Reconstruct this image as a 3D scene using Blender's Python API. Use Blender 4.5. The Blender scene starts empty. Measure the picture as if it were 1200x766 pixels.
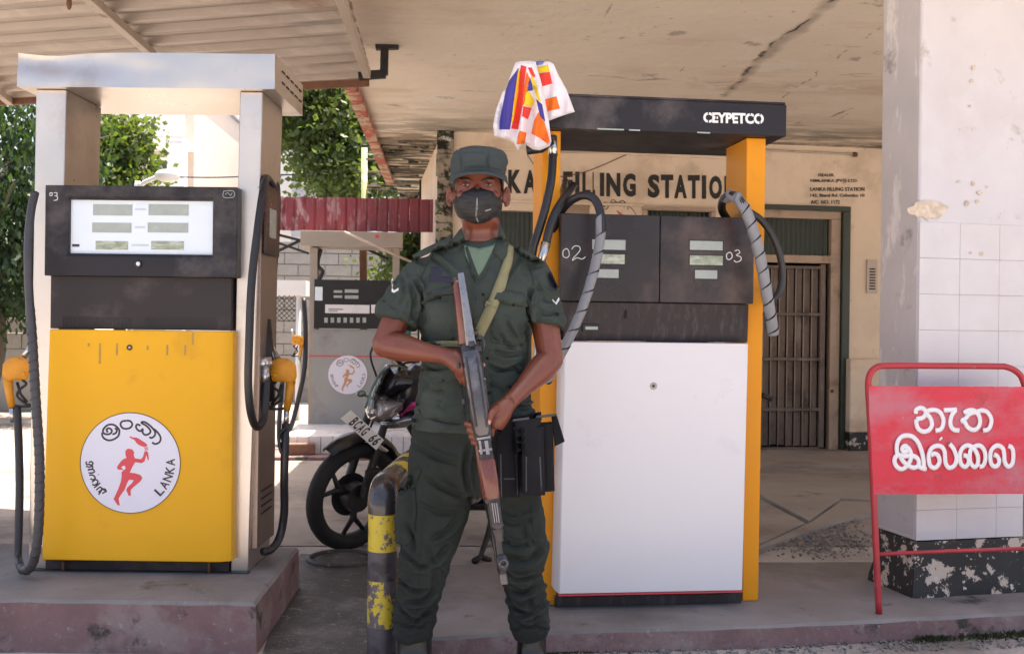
import bpy, bmesh, math, random
import numpy as np
from math import radians, sin, cos, pi, sqrt, tan
from mathutils import Vector, Matrix, noise
from mathutils.bvhtree import BVHTree
from mathutils.geometry import delaunay_2d_cdt
random.seed(7)
scene = bpy.context.scene
COL = scene.collection
# ------------------------------------------------------------ camera
cam_d = bpy.data.cameras.new('camera'); cam = bpy.data.objects.new('camera', cam_d); COL.objects.link(cam)
scene.camera = cam
cam_d.sensor_width = 36.0; cam_d.lens = 36.0; cam_d.clip_end = 2000; cam_d.clip_start = 0.05
CAMP = Vector((0, 0, 1.18))
CR = Matrix.Rotation(radians(-3.1), 3, 'Z') @ Matrix.Rotation(radians(89.9), 3, 'X') @ Matrix.Rotation(radians(0.7), 3, 'Z')
cam.matrix_world = Matrix.Translation(CAMP) @ CR.to_4x4()
cam_d.dof.use_dof = True; cam_d.dof.focus_distance = 3.6; cam_d.dof.aperture_fstop = 9.0
# ------------------------------------------------------------ daylight
SUN_EL, SUN_AZ = radians(73), radians(27)      # high sun from behind the station, slightly to the right
w = bpy.data.worlds.new('World'); scene.world = w; w.use_nodes = True
nt = w.node_tree; nt.nodes.clear()
sky = nt.nodes.new('ShaderNodeTexSky'); sky.sky_type = 'NISHITA'; sky.sun_disc = False
sky.sun_elevation = SUN_EL; sky.sun_rotation = SUN_AZ
sky.air_density = 0.75; sky.dust_density = 4.5; sky.ozone_density = 0.6
bg = nt.nodes.new('ShaderNodeBackground'); bg.inputs[1].default_value = 0.15
wo = nt.nodes.new('ShaderNodeOutputWorld')
nt.links.new(sky.outputs[0], bg.inputs[0]); nt.links.new(bg.outputs[0], wo.inputs[0])
sd = bpy.data.lights.new('sun', 'SUN'); sd.energy = 5.0; sd.angle = radians(0.53); sd.color = (1.0, 0.94, 0.85)
so = bpy.data.objects.new('sun', sd); COL.objects.link(so)
sdir = Vector((cos(SUN_EL)*sin(SUN_AZ), cos(SUN_EL)*cos(SUN_AZ), sin(SUN_EL)))
so.rotation_euler = sdir.to_track_quat('Z', 'Y').to_euler()
scene.view_settings.view_transform = 'Standard'; scene.view_settings.look = 'None'
scene.view_settings.exposure = 1.7
scene.view_settings.use_white_balance = True; scene.view_settings.white_balance_temperature = 7000; scene.view_settings.white_balance_tint = 11; scene.view_settings.gamma = 1.0
scene.cycles.max_bounces = 8; scene.cycles.diffuse_bounces = 5
# ------------------------------------------------------------ picture helpers (rays of the camera into the place)
def ray(px, py):
    return CR @ Vector(((px-600)/1200, (383-py)/1200, -1))
def P(px, py, D):
    d = ray(px, py); return CAMP + d*(D/d.y)
def G(px, py, z=0.0):
    d = ray(px, py); return CAMP + d*((z-CAMP.z)/d.z)
class Frame:
    """upright plane: local x along the front, y into depth, z up"""
    def __init__(s, org, deg):
        s.o = Vector(org); s.a = radians(deg)
        s.M = Matrix.Translation(s.o) @ Matrix.Rotation(s.a, 4, 'Z'); s.I = s.M.inverted()
    def hit(s, px, py, y=0.0):
        c = s.I @ CAMP; d = s.I.to_3x3() @ ray(px, py); t = (y-c.y)/d.y
        return c + d*t
    def flr(s, px, py, z):
        return s.I @ G(px, py, z)
# ------------------------------------------------------------ objects
ROOT = {}
def thing(name, label, cat, loc=(0, 0, 0), deg=0, group=None, M=None):
    o = bpy.data.objects.new(name, None); COL.objects.link(o); o.empty_display_size = .1
    if M is None: M = Matrix.Translation(Vector(loc)) @ Matrix.Rotation(radians(deg), 4, 'Z')
    o.matrix_world = M; ROOT[o.name] = M.copy()
    o['label'] = label; o['category'] = cat
    if group: o['group'] = group
    return o
def tag(o, label, cat, group=None):
    o['label'] = label; o['category'] = cat
    if group: o['group'] = group
    return o
def rootM(o):
    while o.parent: o = o.parent
    return ROOT.get(o.name, Matrix.Identity(4))
def link(name, me, mats, parent=None, world=False, smooth=False, bevel=0, seg=2, auto=None):
    o = bpy.data.objects.new(name, me); COL.objects.link(o)
    if not isinstance(mats, (list, tuple)): mats = [mats]
    for m in mats: me.materials.append(m)
    if parent:
        o.parent = parent
        if world: me.transform(rootM(parent).inverted())
    if smooth:
        me.polygons.foreach_set('use_smooth', [True]*len(me.polygons))
        if auto is not None:
            try: me.set_sharp_from_angle(angle=radians(auto))
            except Exception: pass
    if bevel:
        b = o.modifiers.new('bevel', 'BEVEL'); b.width = bevel; b.segments = seg; b.limit_method = 'ANGLE'; b.angle_limit = radians(40)
        b.harden_normals = False
        me.polygons.foreach_set('use_smooth', [True]*len(me.polygons))
        try: me.set_sharp_from_angle(angle=radians(30))
        except Exception: pass
    return o
def cr(pts, n=6, closed=False):
    """Catmull-Rom through points"""
    pts = [Vector(p) for p in pts]; out = []; N = len(pts)
    if N < 3 and not closed: return pts
    for i in range(N if closed else N-1):
        if closed: a, b, c, d = pts[i-1], pts[i], pts[(i+1) % N], pts[(i+2) % N]
        else:
            b, c = pts[i], pts[i+1]; a = pts[i-1] if i else b*2-c; d = pts[i+2] if i+2 < N else c*2-b
        for k in range(n):
            t = k/n
            out.append(0.5*((2*b)+(c-a)*t+(2*a-5*b+4*c-d)*t*t+(3*b-a-3*c+d)*t**3))
    if not closed: out.append(pts[-1])
    return out
def lerpl(r, n):
    """resample list r to n values"""
    out = []
    for i in range(n):
        t = i/(n-1)*(len(r)-1); k = min(int(t), len(r)-2); f = t-k
        out.append(r[k]*(1-f)+r[k+1]*f)
    return out
class MB:
    def __init__(s): s.v = []; s.f = []; s.m = []
    def add(s, vs, fs, mi=0, M=None):
        b = len(s.v)
        s.v += [(M @ Vector(v)) if M is not None else Vector(v) for v in vs]
        s.f += [tuple(b+i for i in f) for f in fs]; s.m += [mi]*len(fs)
        return s
    def box(s, x0, x1, y0, y1, z0, z1, mi=0, M=None):
        return s.add([(x0,y0,z0),(x1,y0,z0),(x1,y1,z0),(x0,y1,z0),(x0,y0,z1),(x1,y0,z1),(x1,y1,z1),(x0,y1,z1)],
                     [(0,3,2,1),(4,5,6,7),(0,1,5,4),(1,2,6,5),(2,3,7,6),(3,0,4,7)], mi, M)
    def hexa(s, a, b, mi=0):
        """a: 4 points of one end loop, b: 4 of the other"""
        return s.add(list(a)+list(b), [(3,2,1,0),(4,5,6,7),(0,1,5,4),(1,2,6,5),(2,3,7,6),(3,0,4,7)], mi)
    def tube(s, pts, r, n=10, caps=True, mi=0, flat=None, sx=1.0, up=None):
        pts = [Vector(p) for p in pts]; N = len(pts)
        rr = [r]*N if not isinstance(r, (list, tuple)) else (list(r) if len(r) == N else lerpl(list(r), N))
        T = [(pts[min(i+1,N-1)]-pts[max(i-1,0)]).normalized() for i in range(N)]
        if up is None:
            up = Vector((0,0,1)) if abs(T[0].z) < .9 else Vector((1,0,0))
        u = (Vector(up)-T[0]*T[0].dot(Vector(up))).normalized(); vs = []
        for i in range(N):
            u = (u-T[i]*T[i].dot(u)).normalized(); w_ = T[i].cross(u)
            for k in range(n):
                a = 2*pi*k/n; q = u*cos(a)*rr[i]*sx + w_*sin(a)*rr[i]
                if flat is not None: q = Vector((q.x, q.y*flat, q.z))
                vs.append(pts[i]+q)
        fs = [(i*n+k, i*n+(k+1)%n, (i+1)*n+(k+1)%n, (i+1)*n+k) for i in range(N-1) for k in range(n)]
        if caps: fs += [tuple(range(n-1,-1,-1)), tuple((N-1)*n+k for k in range(n))]
        return s.add(vs, fs, mi)
    def rings(s, rs, mi=0, caps=True):
        n = len(rs[0]); vs = [p for r in rs for p in r]; N = len(rs)
        fs = [(i*n+k, i*n+(k+1)%n, (i+1)*n+(k+1)%n, (i+1)*n+k) for i in range(N-1) for k in range(n)]
        if caps: fs += [tuple(range(n-1,-1,-1)), tuple((N-1)*n+k for k in range(n))]
        return s.add(vs, fs, mi)
    def lathe(s, prof, n=20, mi=0, M=None):
        vs = [(r*cos(2*pi*k/n), r*sin(2*pi*k/n), z) for r, z in prof for k in range(n)]; N = len(prof)
        fs = [(i*n+k, i*n+(k+1)%n, (i+1)*n+(k+1)%n, (i+1)*n+k) for i in range(N-1) for k in range(n)]
        fs += [tuple(range(n-1,-1,-1)), tuple((N-1)*n+k for k in range(n))]
        return s.add(vs, fs, mi, M)
    def ball(s, c, r, n=12, mi=0, M=None):
        c = Vector(c); r = Vector((r,r,r)) if not hasattr(r, '__len__') else Vector(r)
        vs = [c+Vector((0,0,-r.z))]; 
        for i in range(1, n//2+1):
            t = -pi/2+pi*i/(n//2+1)
            for k in range(n):
                a = 2*pi*k/n; vs.append(c+Vector((r.x*cos(t)*cos(a), r.y*cos(t)*sin(a), r.z*sin(t))))
        vs.append(c+Vector((0,0,r.z))); L = n//2; fs = []
        for k in range(n): fs.append((0, 1+(k+1)%n, 1+k))
        for i in range(L-1):
            for k in range(n): fs.append((1+i*n+k, 1+i*n+(k+1)%n, 1+(i+1)*n+(k+1)%n, 1+(i+1)*n+k))
        for k in range(n): fs.append((1+(L-1)*n+k, 1+(L-1)*n+(k+1)%n, len(vs)-1))
        return s.add(vs, fs, mi, M)
    def prism(s, poly, y0, y1, mi=0, M=None):
        """poly: (x,z) outline, extruded in y"""
        n = len(poly); vs = [(x,y0,z) for x,z in poly]+[(x,y1,z) for x,z in poly]
        a = sum(poly[i][0]*poly[(i+1)%n][1]-poly[(i+1)%n][0]*poly[i][1] for i in range(n))
        fs = [tuple(range(n)), tuple(range(2*n-1, n-1, -1))]+[((i+1)%n, i, n+i, n+(i+1)%n) for i in range(n)]
        if a < 0: fs = [tuple(reversed(f)) for f in fs]
        return s.add(vs, fs, mi, M)
    def mesh(s, name='mesh'):
        me = bpy.data.meshes.new(name); me.from_pydata([tuple(v) for v in s.v], [], s.f)
        me.polygons.foreach_set('material_index', s.m); me.update(); return me
    def build(s, name, mats, parent=None, world=False, smooth=False, bevel=0, seg=2, auto=None, recalc=True):
        me = s.mesh(name)
        if recalc:
            bm = bmesh.new(); bm.from_mesh(me); bmesh.ops.recalc_face_normals(bm, faces=bm.faces); bm.to_mesh(me); bm.free()
        return link(name, me, mats, parent, world, smooth, bevel, seg, auto)
def struct(o): o['kind'] = 'structure'; return o
def stuff(o): o['kind'] = 'stuff'; return o
# ------------------------------------------------------------ materials
MATS = {}
def mat(name, col, rough=.6, metal=0.0, var=.12, vs=4.0, bump=.15, bs=80.0, bd=.002, spots=(), lines=(), coat=0.0,
        emit=None, trans=0.0, alpha=1.0, spec=.5, sheen=0, rvar=.1, subs=0, coords='Object', stretch=(1,1,1), aniso=0):
    """spots: (colour, scale, lo, hi, (sx,sy,sz) stretch, detail); lines: (A, B, width, colour, strength, wobble)"""
    m = bpy.data.materials.new(name); m.use_nodes = True; N = m.node_tree; nn = N.nodes; L = N.links
    b = nn['Principled BSDF']
    def nd(t, **k):
        x = nn.new(t)
        for kk, vv in k.items(): setattr(x, kk, vv)
        return x
    tc = nd('ShaderNodeTexCoord'); co = tc.outputs[coords]
    mp = nd('ShaderNodeMapping'); mp.inputs['Scale'].default_value = stretch; L.new(co, mp.inputs[0])
    n1 = nd('ShaderNodeTexNoise'); n1.inputs['Scale'].default_value = vs; n1.inputs['Detail'].default_value = 6; n1.inputs['Roughness'].default_value = .62
    L.new(mp.outputs[0], n1.inputs['Vector'])
    def mixc(f, a, c):
        x = nd('ShaderNodeMix', data_type='RGBA')
        if hasattr(f, 'links'): L.new(f, x.inputs[0])
        else: x.inputs[0].default_value = f
        for i, q in ((6, a), (7, c)):
            if hasattr(q, 'links'): L.new(q, x.inputs[i])
            else: x.inputs[i].default_value = (*q[:3], 1)
        return x.outputs[2]
    def mr(src, lo, hi, a=0., c=1.):
        x = nd('ShaderNodeMapRange'); x.inputs[1].default_value = lo; x.inputs[2].default_value = hi
        x.inputs[3].default_value = a; x.inputs[4].default_value = c; L.new(src, x.inputs[0]); return x.outputs[0]
    cur = mixc(mr(n1.outputs['Fac'], .3, .7), tuple(c*(1-var) for c in col), tuple(min(1, c*(1+var)) for c in col))
    for sp in spots:
        c2, sc, lo, hi = sp[:4]; st = sp[4] if len(sp) > 4 else (1,1,1); de = sp[5] if len(sp) > 5 else 8
        m2 = nd('ShaderNodeMapping'); m2.inputs['Scale'].default_value = st; m2.inputs['Location'].default_value = (sc*1.3, lo*7, hi*3)
        L.new(co, m2.inputs[0])
        n2 = nd('ShaderNodeTexNoise'); n2.inputs['Scale'].default_value = sc; n2.inputs['Detail'].default_value = de; n2.inputs['Roughness'].default_value = .65
        L.new(m2.outputs[0], n2.inputs['Vector'])
        f = mr(n2.outputs['Fac'], lo, hi)
        if len(sp) > 6 and sp[6]:               # (axis, a, b): only between two places along an axis
            ax, a_, b_ = sp[6]
            sx = nd('ShaderNodeSeparateXYZ'); L.new(co, sx.inputs[0])
            g = mr(sx.outputs[ax], a_, b_)
            mu = nd('ShaderNodeMath', operation='MULTIPLY'); L.new(f, mu.inputs[0]); L.new(g, mu.inputs[1]); f = mu.outputs[0]
        cur = mixc(f, cur, c2)
    for (A, B, wd, c2, stg, wob) in lines:
        A = Vector(A); AB = Vector(B)-A
        wv = nd('ShaderNodeTexNoise'); wv.inputs['Scale'].default_value = 3.2; wv.inputs['Detail'].default_value = 7; L.new(co, wv.inputs['Vector'])
        s1 = nd('ShaderNodeVectorMath', operation='SUBTRACT'); L.new(wv.outputs['Color'], s1.inputs[0]); s1.inputs[1].default_value = (.5,.5,.5)
        s2 = nd('ShaderNodeVectorMath', operation='SCALE'); L.new(s1.outputs[0], s2.inputs[0]); s2.inputs['Scale'].default_value = wob
        ad = nd('ShaderNodeVectorMath', operation='ADD'); L.new(co, ad.inputs[0]); L.new(s2.outputs[0], ad.inputs[1])
        su = nd('ShaderNodeVectorMath', operation='SUBTRACT'); L.new(ad.outputs[0], su.inputs[0]); su.inputs[1].default_value = A
        dt = nd('ShaderNodeVectorMath', operation='DOT_PRODUCT'); L.new(su.outputs[0], dt.inputs[0]); dt.inputs[1].default_value = AB/AB.length_squared
        cl = nd('ShaderNodeClamp'); L.new(dt.outputs['Value'], cl.inputs[0])
        sc_ = nd('ShaderNodeVectorMath', operation='SCALE'); sc_.inputs[0].default_value = AB; L.new(cl.outputs[0], sc_.inputs['Scale'])
        s3 = nd('ShaderNodeVectorMath', operation='SUBTRACT'); L.new(su.outputs[0], s3.inputs[0]); L.new(sc_.outputs[0], s3.inputs[1])
        ln = nd('ShaderNodeVectorMath', operation='LENGTH'); L.new(s3.outputs[0], ln.inputs[0])
        f = mr(ln.outputs['Value'], wd*.25, wd, stg, 0.)
        cur = mixc(f, cur, c2)
    L.new(cur, b.inputs['Base Color'])
    b.inputs['Metallic'].default_value = metal
    L.new(mr(n1.outputs['Fac'], .3, .7, max(0, rough-rvar), min(1, rough+rvar)), b.inputs['Roughness'])
    b.inputs['Coat Weight'].default_value = coat; b.inputs['Coat Roughness'].default_value = .12
    b.inputs['Specular IOR Level'].default_value = spec
    if sheen: b.inputs['Sheen Weight'].default_value = sheen
    if trans: b.inputs['Transmission Weight'].default_value = trans
    if alpha < 1: b.inputs['Alpha'].default_value = alpha
    if subs: b.inputs['Subsurface Weight'].default_value = subs; b.inputs['Subsurface Radius'].default_value = (.02,.008,.004); b.inputs['Subsurface Scale'].default_value = .5
    if emit: b.inputs['Emission Color'].default_value = (*emit[:3], 1); b.inputs['Emission Strength'].default_value = emit[3]
    if bump:
        n3 = nd('ShaderNodeTexNoise'); n3.inputs['Scale'].default_value = bs; n3.inputs['Detail'].default_value = 5; L.new(mp.outputs[0], n3.inputs['Vector'])
        sm = nd('ShaderNodeMath', operation='ADD'); L.new(n3.outputs['Fac'], sm.inputs[0]); L.new(n1.outputs['Fac'], sm.inputs[1])
        bp = nd('ShaderNodeBump'); bp.inputs['Strength'].default_value = bump; bp.inputs['Distance'].default_value = bd
        L.new(sm.outputs[0], bp.inputs['Height']); L.new(bp.outputs[0], b.inputs['Normal'])
    MATS[name] = m; return m
# ------------------------------------------------------------ flat marks, lettering, patches
def text2d(s, bold=0.0, shear=0.0):
    cu = bpy.data.curves.new('t', 'FONT'); cu.body = s; cu.size = 1; cu.offset = bold; cu.shear = shear; cu.resolution_u = 3
    cu.extrude = .5
    ob = bpy.data.objects.new('t', cu); COL.objects.link(ob)
    dg = bpy.context.evaluated_depsgraph_get(); dg.update()
    me = bpy.data.meshes.new_from_object(ob.evaluated_get(dg))
    vs = [v.co.copy() for v in me.vertices]; fs = [tuple(p.vertices) for p in me.polygons]
    bpy.data.objects.remove(ob); bpy.data.curves.remove(cu); bpy.data.meshes.remove(me)
    x0 = min(v.x for v in vs); x1 = max(v.x for v in vs); y0 = min(v.y for v in vs); y1 = max(v.y for v in vs)
    return [((v.x-x0)/(x1-x0), (v.y-y0)/(y1-y0), .5 if v.z > 0 else -.5) for v in vs], fs
def text_quad(name, s, q, m, parent, nrm, th=.0015, bold=0, shear=0):
    """q: bottom-left, bottom-right, top-right, top-left local points; nrm: outward normal"""
    vs, fs = text2d(s, bold, shear); a, b, c, d = [Vector(x) for x in q]; nrm = Vector(nrm)
    out = []
    for u, v, k in vs:
        p = (a*(1-u)+b*u)*(1-v)+(d*(1-u)+c*u)*v
        out.append(p+nrm*(th*(k+.5)+.0004))
    mb = MB(); mb.add(out, fs); return mb.build(name, m, parent, recalc=False)
def text_px(F, name, s, box, y, m, parent, th=.0015, bold=0, shear=0):
    x0, y0, x1, y1 = box[:4]; dy = box[4] if len(box) > 4 else 0
    q = [F.hit(x0, y1, y), F.hit(x1, y1+dy, y), F.hit(x1, y0+dy, y), F.hit(x0, y0, y)]
    return text_quad(name, s, q, m, parent, (0,-1,0), th, bold, shear)
def strokes_px(F, name, lines, wpx, y, m, parent, flat=.35, n=5):
    mb = MB()
    for ln in lines:
        closed = ln[0] == ln[-1] and len(ln) > 3
        pts = [F.hit(a, b, y) for a, b in (ln[:-1] if closed else ln)]
        pts = cr(pts, n, closed)
        if closed: pts.append(pts[0].copy())
        sc = (F.hit(101, 100, y)-F.hit(100, 100, y)).length
        mb.tube(pts, wpx*sc/2, 8, True, 0, flat)
    return mb.build(name, m, parent, smooth=True)
def box_px(F, name, box, ya, yb, m, parent, bevel=.002, trim=(0,0,0,0), plane=None):
    """box (x0,y0,x1,y1) traced on the plane local y = ya; a solid back to yb"""
    p = plane if plane is not None else ya
    a = F.hit(box[0], box[1], p); b = F.hit(box[2], box[3], p); c = F.hit(box[0], box[3], p); d = F.hit(box[2], box[1], p)
    x0 = (a.x+c.x)/2; x1 = (b.x+d.x)/2; z1 = (a.z+d.z)/2; z0 = (b.z+c.z)/2
    mb = MB().box(x0, x1, ya, yb, z0, z1); return mb.build(name, m, parent, bevel=bevel)
def tri_poly(poly, step):
    """poly in px -> (verts2d, faces, boundary count)"""
    n = len(poly)
    vs = [Vector((p[0], p[1])) for p in poly]
    x0 = min(p[0] for p in poly); x1 = max(p[0] for p in poly); y0 = min(p[1] for p in poly); y1 = max(p[1] for p in poly)
    def inside(x, y):
        c = False; j = n-1
        for i in range(n):
            xi, yi = poly[i][:2]; xj, yj = poly[j][:2]
            if (yi > y) != (yj > y) and x < (xj-xi)*(y-yi)/(yj-yi)+xi: c = not c
            j = i
        return c
    def dist(x, y):
        q = Vector((x, y)); m = 1e9
        for i in range(n):
            a = vs[i]; b = vs[(i+1) % n]; ab = b-a; t = max(0, min(1, (q-a).dot(ab)/max(ab.length_squared, 1e-9))); m = min(m, (q-a-ab*t).length)
        return m
    pts = list(vs); y = y0+step*.5; r = 0
    while y < y1:
        x = x0+step*(.5 if r % 2 else 0)
        while x < x1:
            if inside(x, y) and dist(x, y) > step*.45: pts.append(Vector((x, y)))
            x += step
        y += step*.87; r += 1
    ov, oe, of, a, b_, c_ = delaunay_2d_cdt(pts, [], [list(range(n))], 1, 1e-4)
    return ov, of, n, dist, inside
def densify(poly, step):
    out = []
    for i in range(len(poly)):
        a = Vector(poly[i][:2]); b = Vector(poly[(i+1) % len(poly)][:2]); k = max(1, int(round((b-a).length/step)))
        for j in range(k): out.append(tuple(a+(b-a)*j/k))
    return out
def patch(name, poly, bvh, D0, th, m, parent, step=4, edge=2.5, ext=None, fn=None, skirt=.004, smoothp=False):
    """a piece of cloth or plate lying on the surface bvh, outline traced in the picture"""
    if smoothp: poly = [(p.x, p.y) for p in cr([Vector((a, b, 0)) for a, b in poly], 4, True)]
    poly = densify(poly, step); ov, of, n, dist, ins = tri_poly(poly, step)
    vs = []; last = D0; back = []
    for q in ov:
        d = ray(q.x, q.y); dn = d.normalized(); h = bvh.ray_cast(CAMP, dn) if bvh else (None,)
        if h[0] is None or abs(h[0].y-D0) > .22:
            hp = CAMP+d*(D0/d.y)
            if bvh:
                nr = bvh.find_nearest(hp)
                if nr[0] is not None: hp = CAMP+d*(nr[0].y/d.y)
        else: hp = h[0]
        e = min(1, dist(q.x, q.y)/edge); e = sin(e*pi/2)
        t = th*(.35+.65*e) + (fn(q.x, q.y)*e if fn else 0)
        vs.append(hp-dn*t); back.append(hp+dn*skirt)
    N = len(vs); cnt = {}
    for f in of:
        for i in range(len(f)):
            a, b = f[i], f[(i+1) % len(f)]; cnt[(a, b)] = 1
    bd = [(a, b) for (a, b) in cnt if (b, a) not in cnt]
    fs = [tuple(f) for f in of]+[tuple(N+i for i in reversed(f)) for f in of]+[(b, a, N+a, N+b) for a, b in bd]
    mb = MB(); mb.add(vs+back, fs); return mb.build(name, m, parent, world=True, smooth=True, auto=60)
def bvh_of(o):
    me = o.data; M = rootM(o)
    return BVHTree.FromPolygons([M @ v.co for v in me.vertices], [tuple(p.vertices) for p in me.polygons])
def remeshed(mb, voxel, smooth_it=3, fac=.5):
    me = mb.mesh('tmp'); o = bpy.data.objects.new('tmp', me); COL.objects.link(o)
    r = o.modifiers.new('r', 'REMESH'); r.mode = 'VOXEL'; r.voxel_size = voxel; r.adaptivity = 0
    if smooth_it: s = o.modifiers.new('s', 'SMOOTH'); s.iterations = smooth_it; s.factor = fac
    dg = bpy.context.evaluated_depsgraph_get(); dg.update()
    out = bpy.data.meshes.new_from_object(o.evaluated_get(dg)); bpy.data.objects.remove(o); bpy.data.meshes.remove(me)
    return out
# ------------------------------------------------------------ materials in use
BLACKM = (.012,.011,.010)
m_ground = mat('dusty_road', (.38,.345,.315), .9, var=.35, vs=2.2, bump=1.0, bs=45, bd=.012, spots=[((.40,.37,.34), 1.3, .5, .62), ((.17,.15,.13), .8, .52, .66), ((.12,.105,.095), 60, .60, .7)])
m_conc = mat('forecourt_concrete', (.27,.235,.205), .85, var=.18, vs=1.5, bump=.6, bs=60, bd=.004, spots=[((.12,.10,.085), .9, .5, .68), ((.07,.06,.052), 2.3, .6, .72), ((.34,.31,.28), 30, .6, .75)])
m_dirty = mat('oily_concrete', (.06,.052,.046), .62, var=.3, vs=3, bump=.8, bs=50, bd=.006, spots=[((.15,.13,.115), 2.5, .52, .64), ((.22,.20,.18), 22, .6, .66)], rvar=.25)
m_isl = mat('island_concrete', (.215,.195,.185), .85, var=.25, vs=2.5, bump=.5, bs=70, bd=.003, spots=[((.13,.11,.10), 1.6, .5, .68), ((.05,.045,.035), 3.5, .6, .68), ((.33,.30,.28), 45, .62, .75)])
m_curb = mat('red_kerb_paint', (.20,.115,.11), .85, var=.2, vs=6, bump=.8, bs=60, bd=.004, spots=[((.26,.19,.175), 5, .48, .62), ((.05,.045,.035), 7, .58, .66), ((.30,.27,.25), 35, .6, .7)])
m_cream = mat('cream_plaster', (.75,.61,.475), .85, var=.07, vs=2.5, bump=.35, bs=40, bd=.003, spots=[((.45,.34,.25), 1.4, .52, .72), ((.36,.27,.2), 9, .66, .74), ((.70,.60,.48), 4, .6, .7)])
cs = lambda px, py: tuple(G(px, py, 2.96))
m_ceil = mat('ceiling_plaster', (.80,.70,.585), .88, var=.06, vs=1.3, bump=.7, bs=9, bd=.012,
    spots=[((.62,.48,.36), 1.0, .52, .72, (.5,1.6,1)), ((.44,.31,.22), 2.4, .66, .72, (.5,1.8,1)), ((.50,.36,.30), 16, .64, .70), ((.28,.2,.15), 1.1, .66, .70, (3.5,.4,1)), ((.80,.73,.64), 1.7, .60, .64), ((.50,.42,.35), 3.1, .63, .67), ((.36,.27,.21), 11, .70, .74),
           ((.10,.085,.05), 1.9, .44, .53, (.5,1.8,1), 10, (1, 8.2, 10.5)), ((.02,.018,.012), 3.0, .50, .56, (.5,1.6,1), 10, (1, 8.6, 10.5))],
    lines=[(cs(985,-10), cs(848,112), .060, (.30,.23,.18), .6, .18), (cs(985,-10), cs(900,60), .016, (.035,.028,.022), .95, .16), (cs(900,60), cs(848,112), .024, (.045,.035,.028), .9, .18),
           (cs(1040,25), cs(915,118), .012, (.25,.17,.12), .75, .2), (cs(690,90), cs(848,95), .03, (.34,.24,.17), .5, .3)])
m_white = mat('old_white_paint', (.61,.585,.605), .6, var=.05, vs=3, bump=.2, bs=30, bd=.003, spots=[((.56,.52,.53), 2.3, .50, .70), ((.46,.41,.39), 5, .62, .68), ((.30,.25,.22), 11, .70, .73)])
m_tile = mat('painted_wall_tile', (.62,.59,.60), .42, var=.05, vs=5, bump=.15, bs=20, bd=.003, spots=[((.60,.55,.54), 3, .5, .7), ((.47,.36,.29), 7, .69, .72)])
m_shadecol = mat('shaded_column_paint', (.50,.48,.50), .6, var=.08, vs=3, bump=.3, bs=22, bd=.003, spots=[((.66,.63,.64), 2.6, .54, .6, (3,3,1)), ((.3,.28,.29), 6, .62, .7)])
m_peel = mat('peeling_black_band', (.018,.017,.016), .55, var=.3, vs=9, bump=.5, bs=35, bd=.003, spots=[((.54,.44,.36), 11, .55, .572), ((.60,.54,.50), 19, .61, .63)])
m_chip = mat('exposed_plaster', (.60,.50,.40), .9, var=.25, vs=30, bump=.8, bs=60, bd=.004)
m_tin = mat('tin_underside', (.37,.31,.265), .5, metal=.15, var=.12, vs=2, bump=.1, spots=[((.25,.13,.08), 1.6, .58, .7, (.3,2,1)), ((.50,.43,.38), 2.6, .5, .7, (.3,2,1))])
m_steelcream = mat('cream_steel', (.46,.38,.31), .5, var=.12, vs=6, spots=[((.24,.12,.07), 7, .6, .68)])
m_rust = mat('rusty_steel', (.16,.075,.045), .75, metal=.2, var=.3, vs=14, bump=.4)
m_blackst = mat('dark_steel', (.022,.020,.021), .45, metal=.3, var=.2, vs=10)
m_red = mat('maroon_corrugated', (.19,.026,.034), .55, var=.25, vs=5, bump=.2, spots=[((.40,.27,.27), 3.5, .52, .60, (4,1,1.2), 8, (0, 1.3, -.3)), ((.12,.02,.025), 3, .55, .7)])
m_letter = mat('black_sign_paint', (.022,.019,.018), .7, var=.3, vs=30, spots=[((.30,.23,.17), 22, .66, .72)])
m_greendark = mat('dark_green_sheet', (.022,.034,.024), .4, var=.3, vs=8)
m_wood = mat('grey_timber', (.155,.115,.095), .75, var=.25, vs=6, bump=.5, bs=40, bd=.004, spots=[((.05,.038,.032), 3, .52, .68), ((.26,.21,.18), 8, .58, .7, (1,1,.2))], stretch=(6,6,.7))
m_frame = mat('old_timber_frame', (.42,.31,.235), .7, var=.15, vs=5, bump=.3, spots=[((.22,.15,.11), 5, .56, .7)])
m_void = mat('dark_interior', (.012,.011,.010), .9, var=.2)
m_block = mat('whitewashed_block', (.40,.375,.34), .9, var=.1, vs=6, bump=.5, bs=30, spots=[((.42,.38,.33), 5, .55, .7)])
m_bwhite = mat('building_render_white', (.78,.77,.75), .8, var=.04)
m_bgrey = mat('building_render_grey', (.34,.36,.40), .8, var=.06)
m_bcream = mat('building_render_cream', (.55,.47,.40), .8, var=.06)
m_glass = mat('window_glass', (.03,.035,.04), .08, var=.1, bump=0, spec=.8)
def leafmat(name, c, c2):
    m = mat(name, c, .5, var=.35, vs=1.2, bump=0, spots=[(c2, 2.2, .46, .6)], spec=.4)
    b = m.node_tree.nodes['Principled BSDF']; N = m.node_tree
    tr = N.nodes.new('ShaderNodeBsdfTranslucent'); tr.inputs[0].default_value = (c2[0]*2.2, c2[1]*2.4, c2[2], 1)
    mx = N.nodes.new('ShaderNodeMixShader'); mx.inputs[0].default_value = .28
    out = N.nodes['Material Output']; N.links.new(b.outputs[0], mx.inputs[1]); N.links.new(tr.outputs[0], mx.inputs[2]); N.links.new(mx.outputs[0], out.inputs[0]); return m
m_leafA = leafmat('leaf_dark', (.013,.030,.013), (.030,.058,.020))
m_leafB = leafmat('leaf_light', (.030,.055,.018), (.085,.115,.03))
m_bark = mat('bark', (.09,.07,.05), .9, var=.3, vs=8, bump=.8, bs=20, bd=.02)
m_moss = mat('moss', (.035,.045,.012), .9, var=.4, vs=20)
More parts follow.
